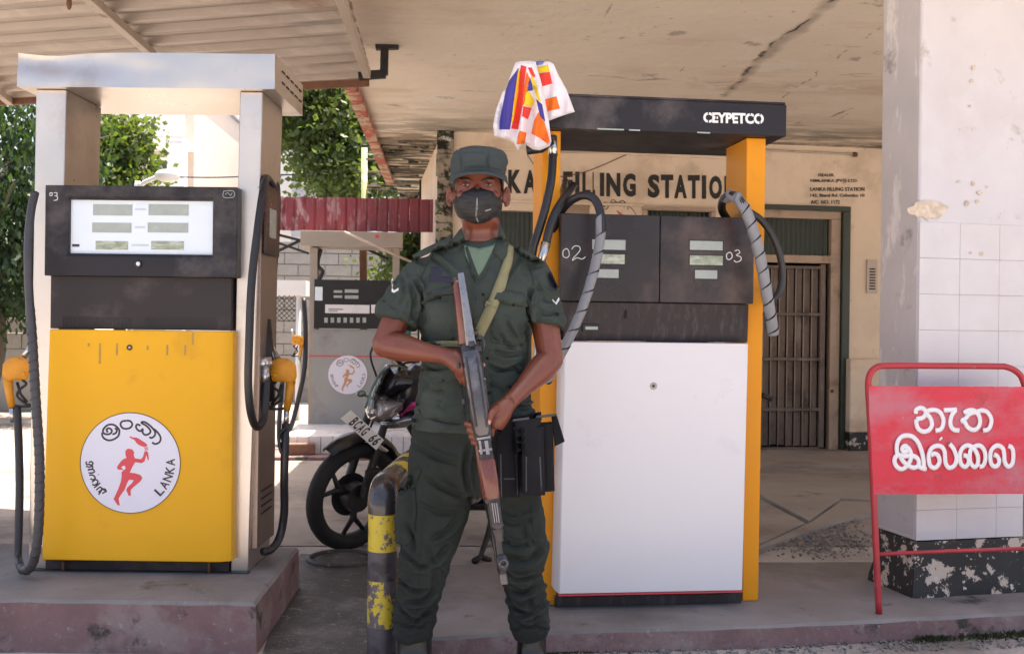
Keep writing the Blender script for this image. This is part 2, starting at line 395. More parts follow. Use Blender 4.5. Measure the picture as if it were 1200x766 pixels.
m_peb = mat('pebbles', (.20,.185,.175), .8, var=.5, vs=20)

# ------------------------------------------------------------ ground
mb = MB()
# forecourt level is split by a shallow fall so the whole sheet stays one mesh reaching the horizon
g = MB().add([(-300,-200,0),(300,-200,0),(300,500,0),(-300,500,0)], [(0,1,2,3)]).build('ground', m_ground)
struct(g)
def sheet(name, pts, z, m):
    vs = [Vector((p[0], p[1], z)) for p in pts]
    return struct(MB().add(vs, [tuple(range(len(vs)))]).build(name, m))
fc = sheet('forecourt_paving', [G(330,640), G(1300,640), (9.5,14,0), (-1.2,18,0), (-9,17,0), (-9,5.4,0)], .004, m_conc)
sheet('oily_ground_patch', [G(300,790), G(508,790), G(480,700), G(470,655), G(352,650), G(330,700)], .008, m_dirty)
# broken concrete with cracks behind the pump island: slabs with recessed joints
def gx(px, py, z=.0): return G(px, py, z)
slabpoly = [[(880,549),(1019,547),(1030,580),(1022,585),(985,583),(948,610),(895,583),(880,570)],
            [(880,588),(893,585),(944,612),(880,642)],
            [(880,530),(1030,529),(1030,545),(880,547)],
            [(950,611),(986,586),(1024,587),(1030,598),(965,616),(935,626),(880,646),(880,643)],
            ]
cj = []
for i, pl in enumerate(slabpoly):
    top = [G(a, b, .03) for a, b in pl]
    c = sum(top, Vector())/len(top); n = len(top)
    top = [p+(c-p)*.02 for p in top]
    vs = [(p.x,p.y,.030) for p in top]+[(p.x,p.y,-.01) for p in top]
    o = MB().add(vs, [tuple(range(n)), tuple(range(2*n-1,n-1,-1))]+[(k,(k+1)%n,n+(k+1)%n,n+k) for k in range(n)]).build('concrete_slab', m_conc, bevel=.004)
    o.parent = fc
# rubble in the hole (nobody could count it)
mb = MB()
def pebble(mb, c, r, mi=0):
    M = Matrix.Translation(c) @ Matrix.Rotation(random.random()*6, 4, 'Z') @ Matrix.Rotation(random.random(), 4, 'X')
    v = [(r*(.7+.6*random.random())*x, r*(.7+.5*random.random())*y, r*.6*z) for x,y,z in ((1,0,0),(-1,0,0),(0,1,0),(0,-1,0),(0,0,1),(0,0,-1))]
    mb.add(v, [(0,2,4),(2,1,4),(1,3,4),(3,0,4),(2,0,5),(1,2,5),(3,1,5),(0,3,5)], mi, M)
for i in range(700):
    px = random.gauss(968, 34); py = 634+random.gauss(0, 9)
    if i < 160: px, py = random.gauss(975,16), random.gauss(612,4)
    if 885 < px < 1026 and 603 < py < 657: pebble(mb, G(px, py, .015), random.uniform(.004,.014))
o = stuff(mb.build('rubble', m_peb)); tag(o, 'loose stone rubble in the broken paving behind the white pump', 'rubble')
mb = MB()
for i in range(1500):
    px = random.uniform(500, 1240); py = random.uniform(752, 775)-.03*(px-640)
    pebble(mb, G(px, py, .004), random.uniform(.002,.009)*(1 if random.random() < .93 else 2))
for i in range(500):
    px = random.uniform(318, 440); py = random.uniform(655, 766)
    pebble(mb, G(px, py, .008), random.uniform(.0015,.005)*(1 if random.random() < .95 else 2))
o = stuff(mb.build('gravel', m_peb)); tag(o, 'fine gravel scattered on the road surface in front of the kerbs', 'gravel')

# ------------------------------------------------------------ islands (raised kerbs)
def island(name, top, z, bev=.012):
    vs = [Vector((p[0],p[1],z)) for p in top]; n = len(vs)
    # subdivide outline for an uneven worn edge
    out = []
    for i in range(n):
        a, b = vs[i], vs[(i+1)%n]; k = max(1, int((b-a).length/.06))
        for j in range(k):
            p = a+(b-a)*j/k
            q = noise.noise(p*5)*.006; out.append(Vector((p.x+q, p.y+noise.noise(p*6+Vector((3,1,2)))*.008, z)))
    n = len(out); vv = list(out)
    ctr = sum(out, Vector())/n
    vv += [Vector((p.x,p.y,z-.012+noise.noise(p*9)*.004))+(p-ctr).normalized()*.012 for p in out]
    vv += [Vector((p.x,p.y,-.05))+(p-ctr).normalized()*.02 for p in out]
    fs = [tuple(range(n))]+[(k,(k+1)%n,n+(k+1)%n,n+k) for k in range(n)]+[(n+k,n+(k+1)%n,2*n+(k+1)%n,2*n+k) for k in range(n)]
    mb = MB(); mb.add(vv[:n]+vv[n:2*n], fs[:1+n], 0); mb.add(vv[n:], [(k,(k+1)%n,n+(k+1)%n,n+k) for k in range(n)], 1)
    o = mb.build(name, [m_isl, m_curb]); bm = bmesh.new(); bm.from_mesh(o.data); bmesh.ops.remove_doubles(bm, verts=bm.verts, dist=1e-5); bmesh.ops.recalc_face_normals(bm, faces=bm.faces); bm.to_mesh(o.data); bm.free()
    return struct(o)
zl = .186; a = G(-260,697,zl); b = G(297,705,zl); c = G(346,641,zl)
island('pump_island', [a, b, c, Vector((a.x, c.y+.1, zl))], zl)
zr = .084
R0 = G(486,747,zr); R1 = G(640,739,zr); R2 = G(887,732,zr); R3 = G(1200,716,zr); R4 = G(1500,702,zr)
K0 = G(505,661,zr); K1 = G(1200,657,zr); K2 = G(1500,655,zr)
island('pump_island', [R0, R1, R2, R3, R4, K2, K1, K0], zr)
# moss tufts along the right kerb
mb = MB()
for i in range(2600):
    px = random.choice([random.gauss(1165,34), random.gauss(1090,12), random.uniform(540,1200), random.gauss(660,20)])
    if not 500 < px < 1230: continue
    f = (px-640)/560; py = 764-19*f+random.gauss(0,1.6)-(random.random()**2*16 if px > 1070 else 0)
    p = G(px, py, .004); h = random.uniform(.004,.014)*(1.5 if px > 1070 else .7)
    p.y -= .01
    a = random.random()*6; d = Vector((cos(a), sin(a), 0))*h*.35; t = Vector((random.uniform(-1,1)*h*.5, random.uniform(-1,.2)*h*.5, h))
    mb.add([p-d, p+d, p+t], [(0,1,2)])
o = stuff(mb.build('moss_tufts', m_moss)); tag(o, 'green moss and weeds growing along the base of the kerb', 'moss')
# hose ring / drain lid on ground between islands
t = thing('drain_cover', 'round drain cover in the ground below the motorbike wheel', 'drain cover', G(400,656,.004))
MB().lathe([(.0,.0),(.13,.0),(.13,.012),(.0,.014)], 28).build('lid', m_dirty, t, bevel=.003)
mb = MB(); mb.tube([Vector((.16*cos(k*pi/16), .16*sin(k*pi/16), .008)) for k in range(33)], .014, 8); mb.build('rim', m_dirty, t, smooth=True)

# ------------------------------------------------------------ station building
WF = Frame(G(940,527,0), 5.4)
zc = 2.96
W = lambda px, py, y=0.: WF.hit(px, py, y)
station = thing('filling_station_building', 'cream plastered filling station wall with black lettering, behind the right pump', 'building', M=WF.M)
xl = W(514,300).x; xr = W(1500,300).x
# openings: door 898..992 x 247..; left window 585..640 ; openings below sign 664..692, 750..836
dx0, dx1 = W(880,400).x, W(985,400).x; dz = W(940,247).z
wx0, wx1 = W(560,300).x, W(636,300).x; wz1 = W(610,247).z; wz0 = .55
px0, px1 = W(752,300).x, W(838,300).x; pz1 = W(790,241).z; pz0 = .9
qx0, qx1 = W(660,300).x, W(691,300).x
T = .25
mb = MB()
mb.box(xl, wx0, 0, T, 0, zc); mb.box(wx0, wx1, 0, T, 0, wz0); mb.box(wx0, wx1, 0, T, wz1, zc)
mb.box(wx1, qx0, 0, T, 0, zc); mb.box(qx0, qx1, 0, T, 0, pz0); mb.box(qx0, qx1, 0, T, pz1, zc)
mb.box(qx1, px0, 0, T, 0, zc); mb.box(px0, px1, 0, T, 0, pz0); mb.box(px0, px1, 0, T, pz1, zc)
mb.box(px1, dx0, 0, T, 0, zc); mb.box(dx0, dx1, 0, T, dz, zc); mb.box(dx1, xr, 0, T, 0, zc)
bm = bmesh.new(); bm.from_mesh(mb.mesh()); bmesh.ops.remove_doubles(bm, verts=bm.verts, dist=1e-4)
# drop the inner faces shared by neighbouring boxes
seen = {}
for f in bm.faces:
    k = tuple(sorted(v.index for v in f.verts)); seen.setdefault(k, []).append(f)
bmesh.ops.delete(bm, geom=[f for l in seen.values() if len(l) > 1 for f in l], context='FACES')
me = bpy.data.meshes.new('wall'); bm.to_mesh(me); bm.free(); link('wall', me, m_cream, station)
MB().box(xl, xr, 3.2, 3.3, 0, zc).box(xr-.1, xr, T+.01, 3.2, 0, zc).build('back_wall', m_void, station)
MB().box(xl+.02, xl+.22, T+.003, 3.19, 0, zc-.004).build('side_wall', m_cream, station)
# rough end pilaster with black mould
m_mould = mat('mouldy_plaster', (.30,.25,.19), .95, var=.4, vs=7, bump=1, bs=25, bd=.02, spots=[((.015,.014,.010), 6, .47, .54), ((.06,.07,.03), 12, .56, .62), ((.6,.57,.52), 2.2, .6, .64)])
mb = MB(); x1 = W(530,300).x
for k in range(14):
    z0 = k*zc/14; z1 = z0+zc/14-.002; j = random.uniform(-.012,.012)
    mb.box(xl-.03+j, x1+j*.5, -.05+j, -.001, z0, z1)
mb.build('end_pilaster', m_mould, station, bevel=.01)
# raised sign band with moulding
def strip(n, pxl, pxr, py0, py1, d, m=m_cream, par=station, bev=.004):
    a = W(pxl,(py0+py1)/2); b = W(pxr,(py0+py1)/2); z1 = W((pxl+pxr)/2, py0).z; z0 = W((pxl+pxr)/2, py1).z
    return MB().box(a.x, b.x, -d, -.001, z0, z1).build(n, m, par, bevel=bev)
strip('moulding', 531, 884, 238, 241, .03)
strip('moulding', 531, 884, 178, 181, .025)
strip('wall_batten', 636, 640, 181, 238, .02); strip('wall_batten', 531, 533, 181, 238, .02)
strip('window_lintel', 752, 838, 241, 246, .03, m_frame)
# lettering, painted on the wall
def wl(s, x0, x1, y0, y1, bold=.05):
    o = text_px(WF, 'lettering', s, (x0, y0, x1, y1, .0), -.003, m_letter, station, th=.002, bold=bold); return o
adv = [(535,'L'),(549,'A'),(570,'N')]
for s, x0, x1, yy in (('L',538,550,198),('A',553,569,198.3),('N',574,590,198.7),('K',595.5,611,199),('A',613.5,629,199.4),
                      ('F',660,671,201),('I',674,679,201.3),('L',682.5,692,201.6),('L',694.5,697.3,201.8),
                      ('I',703,708,202.5),('N',710.5,727,202.8),('G',730,745,203.2),
                      ('S',759,773,204.4),('T',774.5,789,204.7),('A',790,805,205),('T',806,820,205.2),('I',822.5,827.5,205.6),('O',831,846,206),('N',849,863,206.4)):
    wl(s, x0, x1, yy, yy+27.5)
for s, x0, x1, y0, y1 in (('DEALER.', 959, 978, 203.5, 207), ('NIMLANKA (PVT) LTD.', 949.5, 1005, 210, 214.5), ('LANKA FILLING STATION', 949.5, 1013, 219.5, 224), ('143, Bland Rd. Colombo 10', 949.5, 1013, 227, 231.5), ('A/C  NO. 1172', 950, 984, 234.5, 239)):
    wl(s, x0, x1, y0, y1, .02)
# painted round emblem below the sign
m_draw = mat('brown_line_paint', (.09,.055,.04), .8, var=.3); m_ored = mat('faded_red_paint', (.50,.11,.05), .8)
cxp, cyp, rp = 722, 263, 26
strokes_px(WF, 'emblem_outline', [[(cxp+rp*cos(a*pi/8), cyp+rp*sin(a*pi/8)) for a in range(17)]], .9, -.003, m_draw, station)
strokes_px(WF, 'emblem_letters', [[(709,243),(706,240),(709,237),(713,240),(711,245),(706,245)], [(718,239),(716,236),(719,234),(722,237),(720,240),(718,239)], [(728,242),(725,238),(729,235),(733,238),(731,243)], [(731,237),(735,240),(736,246)]], 1.1, -.003, m_draw, station)
MB().prism([(p.x,p.z) for p in [W(722,246),W(727,249),W(730,252),W(727,252),W(724,250)]], -.004, -.002).build('emblem_torch', m_ored, station)
# windows with dark corrugated sheet behind
def corr(x0, x1, z0, z1, y, pitch, amp, axis='x'):
    vs = []; n = int((x1-x0)/pitch*4)+1
    for i in range(n+1):
        x = x0+(x1-x0)*i/n; yy = y+amp*sin(2*pi*(x-x0)/pitch)
        vs += [(x,yy,z0),(x,yy,z1)]
    return MB().add(vs, [(2*i,2*i+2,2*i+3,2*i+1) for i in range(n)])
corr(wx0, wx1, wz0, wz1, .10, .045, .01).build('window_sheet', m_greendark, station, smooth=True)
corr(px0, px1, pz0, pz1, .12, .045, .01).build('window_sheet', m_greendark, station, smooth=True)
MB().box(qx0, qx1, .06, .09, pz0, pz1).build('window_board', m_frame, station)
f_ = station
for x0, x1, z0, z1 in ((px0,px1,pz0,pz1),):
    MB().box(x0,x1,-.015,.05,z1-.05,z1-.002).box(x0,x0+.05,-.014,.05,z0,z1-.052).box(x1-.05,x1,-.014,.05,z0,z1-.052).build('window_frame', m_frame, station, bevel=.004)
# door: dark green architrave, timber frame, transom and a slatted gate leaf
ar = .055
xd0, xd1 = dx0+.001, dx1
MB().box(dx1-.005, dx1+.075, -.035, .02, 0, dz).box(dx0-.06, dx1+.075, -.036, .02, dz+.002, dz+.05).build('architrave', m_greendark, station, bevel=.004)
tz0, tz1 = W(940,299).z, W(940,256).z
gx1 = W(968,400).x; fx1 = dx1-.008
MB().box(dx0, fx1, .0, .09, tz1, dz-.002).box(dx0, fx1, .0, .09, W(940,308).z, tz0).box(W(973,400).x, fx1, .002, .088, 0, tz1-.001).build('door_frame', m_frame, station, bevel=.004)
corr(dx0, W(973,400).x, tz0, tz1, .06, .05, .012).build('transom_sheet', m_greendark, station, smooth=True)
gate = MB().box(gx1-.055, gx1, .02, .055, .02, W(940,309).z).box(dx0, dx0+.05, .02, .055, .02, W(940,309).z).build('gate', m_wood, station, bevel=.004)
for pz in (311, 366, 419, 478, 524):
    z = W(930, pz).z; MB().box(dx0+.05, gx1-.055, .010, .05, z-.03, z).build('rail', m_wood, gate, bevel=.004)
nsl = 8; sw = (gx1-.055-dx0-.05)/nsl
for i in range(nsl):
    x = dx0+.05+i*sw
    MB().box(x+.006, x+sw-.010, .055, .075, .03+random.random()*.02, W(940,312).z-random.random()*.03).build('slat', m_wood, gate, bevel=.002)
    if i: MB().tube([(x,.035,.03),(x,.035,W(940,313).z)], .005, 6).build('bar', m_frame, gate, smooth=True)
MB().ball(W(975,458), .018).build('gate_bolt', m_rust, station, smooth=True)
MB().tube([W(893,462,-.01), W(905,468,-.06)], .012, 8).build('gate_handle', m_blackst, station, smooth=True)
# pipe along the top of the wall
mb = MB(); mb.tube([W(650,178,-.05), W(890,175.5,-.05), W(1003,181,-.05)], .012, 8); mb.build('wall_pipe', m_steelcream, station, smooth=True)
MB().tube([W(1000,181,-.05), W(1004,181.5,-.05)], .024, 10).build('pipe_end', m_rust, station, smooth=True)
mb = MB(); mb.tube(cr([W(618,182,-.02), W(632,199,-.02), W(655,207,-.02), W(690,200,-.02), W(735,181,-.02)], 6), .004, 6); mb.build('wall_cable', m_rust, station, smooth=True)
# pier right of the door, black peeling foot
q0, q1 = W(989,480).x, W(1045,480).x; zt = W(1000,420).z; zb = W(1000,505).z
MB().box(q0, q1, -.12, -.002, zb, zt).build('pier', m_cream, station, bevel=.012, seg=3)
MB().box(q0-.004, q1+.004, -.124, -.002, 0, zb-.001).build('pier_foot', m_peel, station, bevel=.008)
# ceiling slab
s0, s1, s2 = G(404,98,zc), G(452,210,zc), G(470,228,zc)
slab = station
SLv = [Vector((s0.x+(s0.x-s1.x)*.25, 3.2, zc)), Vector((9, 3.2, zc)), Vector((9, 15, zc)), Vector((s2.x+.6, s2.y, zc)), s2, s1, s0]
n = len(SLv)
mb = MB(); mb.add([*SLv]+[v+Vector((0,0,.18)) for v in SLv], [tuple(range(n)), tuple(range(2*n-1,n-1,-1))]+[(k,(k+1)%n,n+(k+1)%n,n+k) for k in range(n)])
ceil = mb.build('concrete_roof_slab', m_ceil); tag(ceil, 'flat cream concrete roof slab over the forecourt with cracks and mould', 'roof')
# peeling red drip edge under the left side of the slab
m_drip = mat('peeling_red_edge', (.40,.10,.06), .85, var=.3, vs=7, bump=.6, spots=[((.48,.37,.27), 5, .47, .53), ((.05,.04,.03), 7, .58, .64)])
e0, e1 = s0+(s0-s1)*.25, s1; dv = (e1-e0).normalized(); nv = Vector((dv.y,-dv.x,0))
a_ = [e0, e0+nv*.10, e0+nv*.10+Vector((0,0,-.05)), e0+Vector((0,0,-.05))]
o = MB().hexa([p+Vector((0,0,-.001)) for p in a_], [p+(e1-e0)+Vector((0,0,-.001)) for p in a_]).build('drip_edge', m_drip, ceil, bevel=.006)
# rough mouldy lumps near the far end of the slab
mb = MB()
for i in range(26):
    px = random.uniform(435, 520); py = random.uniform(165, 222); p = G(px, py, zc)
    L_ = random.uniform(.05,.22); mb.box(p.x-L_, p.x+L_, p.y-.03, p.y+.04, zc-random.uniform(.006,.02), zc-.001)
o = mb.build('mould_crust', m_mould, ceil, bevel=.004)
# beam under the slab's far edge behind the pilaster
mb = MB().box(s1.x+.1, W(530,200).x+station.location.x+.1, s2.y-.3, s2.y-.05, zc-.16, zc-.002); mb.build('edge_beam', m_mould, ceil, bevel=.02)
# intercom plate
t = thing('wall_vent_plate', 'small cream plate with dark louvres on the wall right of the door', 'vent plate', M=WF.M @ Matrix.Translation(W(1021,324)))
h = (W(1021,305)-W(1021,344)).length/2; wd = .055
MB().box(-wd, wd, -.02, -.002, -h, h).build('plate', m_bcream, t, bevel=.003)
for k in range(8):
    z = h*.45-k*h*.17; MB().box(-.03, .03, -.026, -.0205, z-.008, z+.006).build('louvre', m_blackst, t)
# ------------------------------------------------------------ square column
cfl = G(1071.5,699,zr); cfr = G(1197,692,zr)
cdir = (cfr-cfl); ang = math.degrees(math.atan2(cdir.y, cdir.x)); cw = Vector((cdir.x, cdir.y, 0)).length
CF = Frame((cfl.x, cfl.y, zr), ang); cd = .27
column = thing('square_column', 'thick white painted square column with peeling black foot, behind the red sign', 'column', M=CF.M)
zband = CF.hit(1072,634).z; H = zc-zr-.002
vs = []
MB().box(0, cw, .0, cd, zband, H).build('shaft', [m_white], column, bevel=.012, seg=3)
# the left side face gets a cooler grey for its shade, plus worn flakes
MB().box(-.004, -.0005, .006, cd-.006, zband+.02, H-.01).build('side_shade_coat', m_shadecol, column, bevel=.001)
# flared foot, lumpy
mb = MB(); rs = []
for k, (z, e) in enumerate(((-.01,.022),(.03,.020),(.08,.010),(.16,.006),(zband-.002,.004))):
    r = []
    for (x, y) in [(cw*i/10, 0) for i in range(10)]+[(cw, cd*i/6) for i in range(6)]+[(cw-cw*i/10, cd) for i in range(10)]+[(0, cd-cd*i/6) for i in range(6)]:
        q = noise.noise(Vector((x*6, y*6, z*8)))*.008
        r.append(Vector((x+(x-cw/2)/cw*2*(e+q), y+(y-cd/2)/cd*2*(e+q), z)))
    rs.append(r)
mb.rings(rs); mb.build('foot_band', m_peel, column, smooth=True, auto=50)
tw, thh = .19, .148; zt0 = CF.hit(1130,262).z; k = 0; z = zt0
while z > zband+.02:
    z0 = max(zband+.004, z-thh); x = .001; off = 0
    while x < cw-.01:
        x1_ = min(cw-.001, x+tw)
        MB().box(x+.0006, x1_-.0006, -.0045-random.random()*.0005, -.0005, z0+.0006, z-.0006).build('wall_tile', m_tile, column, bevel=.0005, seg=1)
        x = x1_
    z = z0
def chip(pts, th=.004):
    pp = [CF.hit(a, b, -.006) for a, b in pts]
    pp = cr([Vector((p.x, 0, p.z)) for p in pp], 6, True)
    pp = [(p.x+noise.noise(p*45)*(.016 if len(pts) > 6 else .003), p.z+noise.noise(p*45+Vector((5,0,0)))*(.014 if len(pts) > 6 else .003)) for p in pp]
    MB().prism(pp, -.0068, -.0052).build('bare_patch', m_chip, column)
chip([(1066,245),(1076,237),(1095,236),(1110,243),(1105,251),(1090,256),(1070,252)])
for cx_, cy_, r_ in ((1141,80,2.6),(1139,95,2),(1124,213,2),(1140,215,2.2),(1148,226,2.6),(1134,238,3),(1146,236,2.4),(1157,219,1.6),(1136,124,1.5),(1150,297,3),(1137,296,2.4)):
    chip([(cx_+r_*random.uniform(.6,1.3)*cos(k), cy_+r_*random.uniform(.6,1.3)*sin(k)) for k in (0,1,2,3,4,5)])
# ------------------------------------------------------------ tin canopy, upper left
zt = 2.75
A = G(-170,126,zt); B = G(432,93,zt); C = G(402,-6,zt); ex = (B-A).normalized(); ey = (C-B); 
near = 3.4
D_ = B+ey.normalized()*near; E_ = A+ey.normalized()*near
canopy = thing('tin_canopy', 'corrugated tin canopy over the yellow pump at the upper left', 'canopy', tuple(B))
fx = -ex; fy = ey.normalized(); Lx = (B-A).length
nsheet = 8
for j in range(nsheet):
    # sheets run along x, corrugations parallel to x, laid side by side in depth
    mb = MB(); y0 = j*near/nsheet; ys = near/nsheet; pitch = .155; nn_ = 24
    prof = []
    np_ = int(ys/pitch); zoff = .003*(j % 2)
    for k in range(np_+1):
        b0 = y0+ys*k/np_; p_ = ys/np_
        prof += [(b0, 0), (b0+p_*.20, 0), (b0+p_*.30, .034), (b0+p_*.90, .034), (b0+p_*.97, 0)] if k < np_ else [(b0, 0), (b0+.012, 0)]
    vs = []
    for yy, zz in prof:
        for xx in (-.02, Lx):
            p = fx*xx+fy*yy; vs.append((p.x, p.y, zz+zoff))
    fs = [(2*i,2*i+2,2*i+3,2*i+1) for i in range(len(prof)-1)]
    mb.add(vs, fs); mb.build('tin_sheet', m_tin, canopy)
def beam(name, a, b, w_, h_, m, par, M=None, world=True):
    a = Vector(a); b = Vector(b); d = (b-a).normalized(); s = d.cross(Vector((0,0,1)));
    if s.length < .1: s = Vector((1,0,0))
    s = s.normalized()*w_/2; u = s.cross(d).normalized()*h_/2
    return MB().hexa([a-s-u,a+s-u,a+s+u,a-s+u],[b-s-u,b+s-u,b+s+u,b-s+u]).build(name, m, par, world=world, bevel=.003)
zz = zt-.025
beam('rafter', G(100,-6,zz), G(179,64,zz), .045, .045, m_steelcream, canopy)
beam('rafter', G(397,-8,zz), G(430,88,zz), .045, .045, m_steelcream, canopy)
beam('rafter', G(-60,60,zz), G(12,120,zz), .045, .045, m_steelcream, canopy)
beam('purlin', A+Vector((0,0,-.02)), B+Vector((0,0,-.02)), .03, .05, m_rust, canopy)
# black bracket joining the tin canopy to the slab
beam('bracket', P(420,89,6.6), P(452,87,6.6), .05, .05, m_blackst, canopy)
beam('bracket', P(450,88,6.6), P(451,52,6.6), .05, .05, m_blackst, canopy)
beam('bracket', P(440,52,6.6), P(467,51,6.6), .06, .07, m_blackst, canopy)
MB().ball(P(81,4,4.6), (.012,.012,.03)).tube([P(81,-2,4.6), P(81,4,4.6)], .006, 6).build('hook', m_rust, canopy, world=True, smooth=True)
# ------------------------------------------------------------ maroon corrugated fascia behind
fas = thing('corrugated_fascia', 'faded maroon corrugated fascia between the far trees and the grey pump', 'fascia', tuple(P(328,271,10.6)))
FP = Frame(P(328,271,10.6), -2)
n = 18; a_ = FP.hit(296,271); b_ = FP.hit(516,271); zt_ = FP.hit(420,232).z; zb_ = FP.hit(420,271).z
for i in range(n):
    x0 = a_.x+(b_.x-a_.x)*i/n; x1 = a_.x+(b_.x-a_.x)*(i+1)/n; d = .012
    vs = [(x0,d,zb_),(x0+.02,0,zb_),(x1-.02,0,zb_+random.uniform(-.006,.006)),(x1-.001,d,zb_)]
    vv = [FP.M @ Vector(v) for v in vs]+[FP.M @ Vector((v[0],v[1],zt_+random.uniform(-.008,.008))) for v in vs]
    MB().add(vv+[v+Vector((0,.006,0)) for v in vv], [(0,1,5,4),(1,2,6,5),(2,3,7,6),(9,8,12,13),(10,9,13,14),(11,10,14,15),(4,5,13,12),(5,6,14,13),(6,7,15,14)]).build('corrugated_strip', m_red, fas, world=True)
for px in (425,): beam('post', G(px,512,0)*1+Vector((0,.2,0)), P(px,233,10.9), .07, .07, m_rust, fas)
beam('truss_rod', P(322,274,10.9), P(362,284,10.9), .03,.03, m_blackst, fas); beam('truss_rod', P(322,296,10.9), P(364,276,10.9), .03,.03, m_blackst, fas)
beam('truss_rod', P(324,284,10.9), P(362,297,10.9), .025,.025, m_blackst, fas); beam('truss_rod', P(426,290,10.9), P(456,304,10.9), .03,.03, m_blackst, fas)
t = thing('bamboo_pole', 'thin mottled pole rising above the maroon fascia in front of the tree', 'pole', tuple(P(427,300,12)))
m_bam = mat('mottled_pole', (.33,.36,.16), .6, var=.3, vs=3, spots=[((.5,.47,.42), 3, .5, .55)])
MB().tube([P(427,500,12), P(427,170,12)], .035, 8).build('pole', m_bam, t, world=True, smooth=True)
t = thing('leaning_pole', 'pale thin stick leaning across the front of the grey pump canopy', 'pole', tuple(P(440,305,9.8)))
MB().tube([P(404,272,9.9), P(482,307,9.6)], .013, 6).build('stick', m_frame, t, world=True, smooth=True)
# ------------------------------------------------------------ block wall, mesh fence and things seen between the pumps
bw = thing('block_wall', 'low whitewashed block wall behind the grey pump', 'wall', tuple(G(430,430,0)))
BF = Frame(P(300,400,15.5), 0); x0 = BF.hit(285,400).x; x1 = BF.hit(520,400).x; zt_ = BF.hit(400,284).z
bh = .17; bl = .40; r = 0; bme = None; z = zt_
z = zt_; blockm = MB().box(.005, bl-.005, 0, .18, .006, bh-.006).mesh('block'); first = True
while z-bh > -BF.o.z and r < 13:
    x = x0-(bl/2 if r % 2 else 0)
    while x < x1:
        o = link('block', blockm, m_block, bw) if first else bpy.data.objects.new('block', blockm)
        if not first: COL.objects.link(o); o.parent = bw
        first = False
        o.matrix_local = rootM(bw).inverted() @ BF.M @ Matrix.Translation((x, random.uniform(-.008,.008), z-bh))
        x += bl
    z -= bh; r += 1
MB().box(x0, x1, .03, .15, z, zt_-.01).build('mortar_core', m_cream, bw, world=True) if False else None
o = MB().add([BF.M @ Vector(v) for v in ((x0,.04,-BF.o.z),(x1,.04,-BF.o.z),(x1,.04,zt_-.01),(x0,.04,zt_-.01),(x0,.16,-BF.o.z),(x1,.16,-BF.o.z),(x1,.16,zt_-.01),(x0,.16,zt_-.01))], [(3,2,1,0),(4,5,6,7),(0,1,5,4),(1,2,6,5),(2,3,7,6),(3,0,4,7)]).build('mortar', m_bcream, bw, world=True)
# left block wall behind yellow pump
lw = thing('low_wall', 'pale low wall at the left edge behind the yellow pump', 'wall', tuple(G(-40,440,0)))
LF = Frame(P(0,405,13.5), 0); x0 = LF.hit(-260,400).x; x1 = LF.hit(60,400).x; zt_ = LF.hit(0,372).z; nb = int((x1-x0)/.55)
for r in range(3):
    for i in range(nb):
        xx = x0+i*.55+(.27 if r % 2 else 0); z1 = zt_-r*.2
        o = MB().box(xx+.005, xx+.545, 0, .2, z1-.195, z1).build('block', m_block, lw, bevel=.006, seg=1); o.data.transform(rootM(lw).inverted() @ LF.M)
o = MB().box(x0, x1, .02, .18, -LF.o.z, zt_-.61).build('footing', m_block, lw); o.data.transform(rootM(lw).inverted() @ LF.M)
mf = thing('mesh_fence', 'small chain-link fence panel with a white sheet on top, behind the pumps', 'fence', tuple(P(332,372,12.5)))
MF = Frame(P(318,375,12.5), 0)
x0 = MF.hit(316,350).x; x1 = MF.hit(350,350).x; z0 = MF.hit(330,376).z; z1 = MF.hit(330,346).z
mb = MB(); s = .06; k = -(z1-z0)
while k < (x1-x0):
    for sg in (1,-1):
        pts = []
        a = max(k, 0); b_ = min(k+(z1-z0), x1-x0)
        if b_ > a:
            za, zb2 = z0+(a-k), z0+(b_-k)
            if sg < 0: za, zb2 = z1-(a-k), z1-(b_-k)
            mb.tube([MF.M @ Vector((x0+a,0,za)), MF.M @ Vector((x0+b_,0,zb2))], .004, 4, False)
    k += s
mb.build('wire_mesh', m_blackst, mf, world=True)
MB().box(x0-.05,x1+.1,-.1,.3,z1,z1+.18).build('white_sheet', m_bwhite, mf).data.transform(rootM(mf).inverted() @ MF.M)
MB().tube([MF.M @ Vector((x0,0,-MF.o.z)), MF.M @ Vector((x0,0,z1))], .03).tube([MF.M @ Vector((x1,0,-MF.o.z)), MF.M @ Vector((x1,0,z1))], .03).build('post', m_bwhite, mf, world=True, smooth=True)
# ------------------------------------------------------------ street lamp, wires
t = thing('street_lamp', 'white domed street lamp on a curved arm above the display of the yellow pump', 'street lamp', tuple(P(168,380,14)))
m_lampw = mat('lamp_white', (.75,.74,.7), .3, var=.03)
MB().tube(cr([P(150,500,14), P(158,240,14), P(166,217,14), P(183,208,13.8)], 5), .03, 8).build('arm', m_bwhite, t, world=True, smooth=True)
MB().ball(P(196,206,13.6), (.17,.12,.085)).build('lamp_head', m_lampw, t, world=True, smooth=True)
for nm, pts, r in (('overhead_wire', [P(150,206,17), P(250,208,17), P(330,205,17), P(400,206,17), P(520,213,17)], .012),):
    o = MB().tube(cr(pts, 8), r, 5).build(nm, m_blackst, smooth=True); tag(o, 'thin dark overhead wire crossing behind both pump canopies', 'wire')
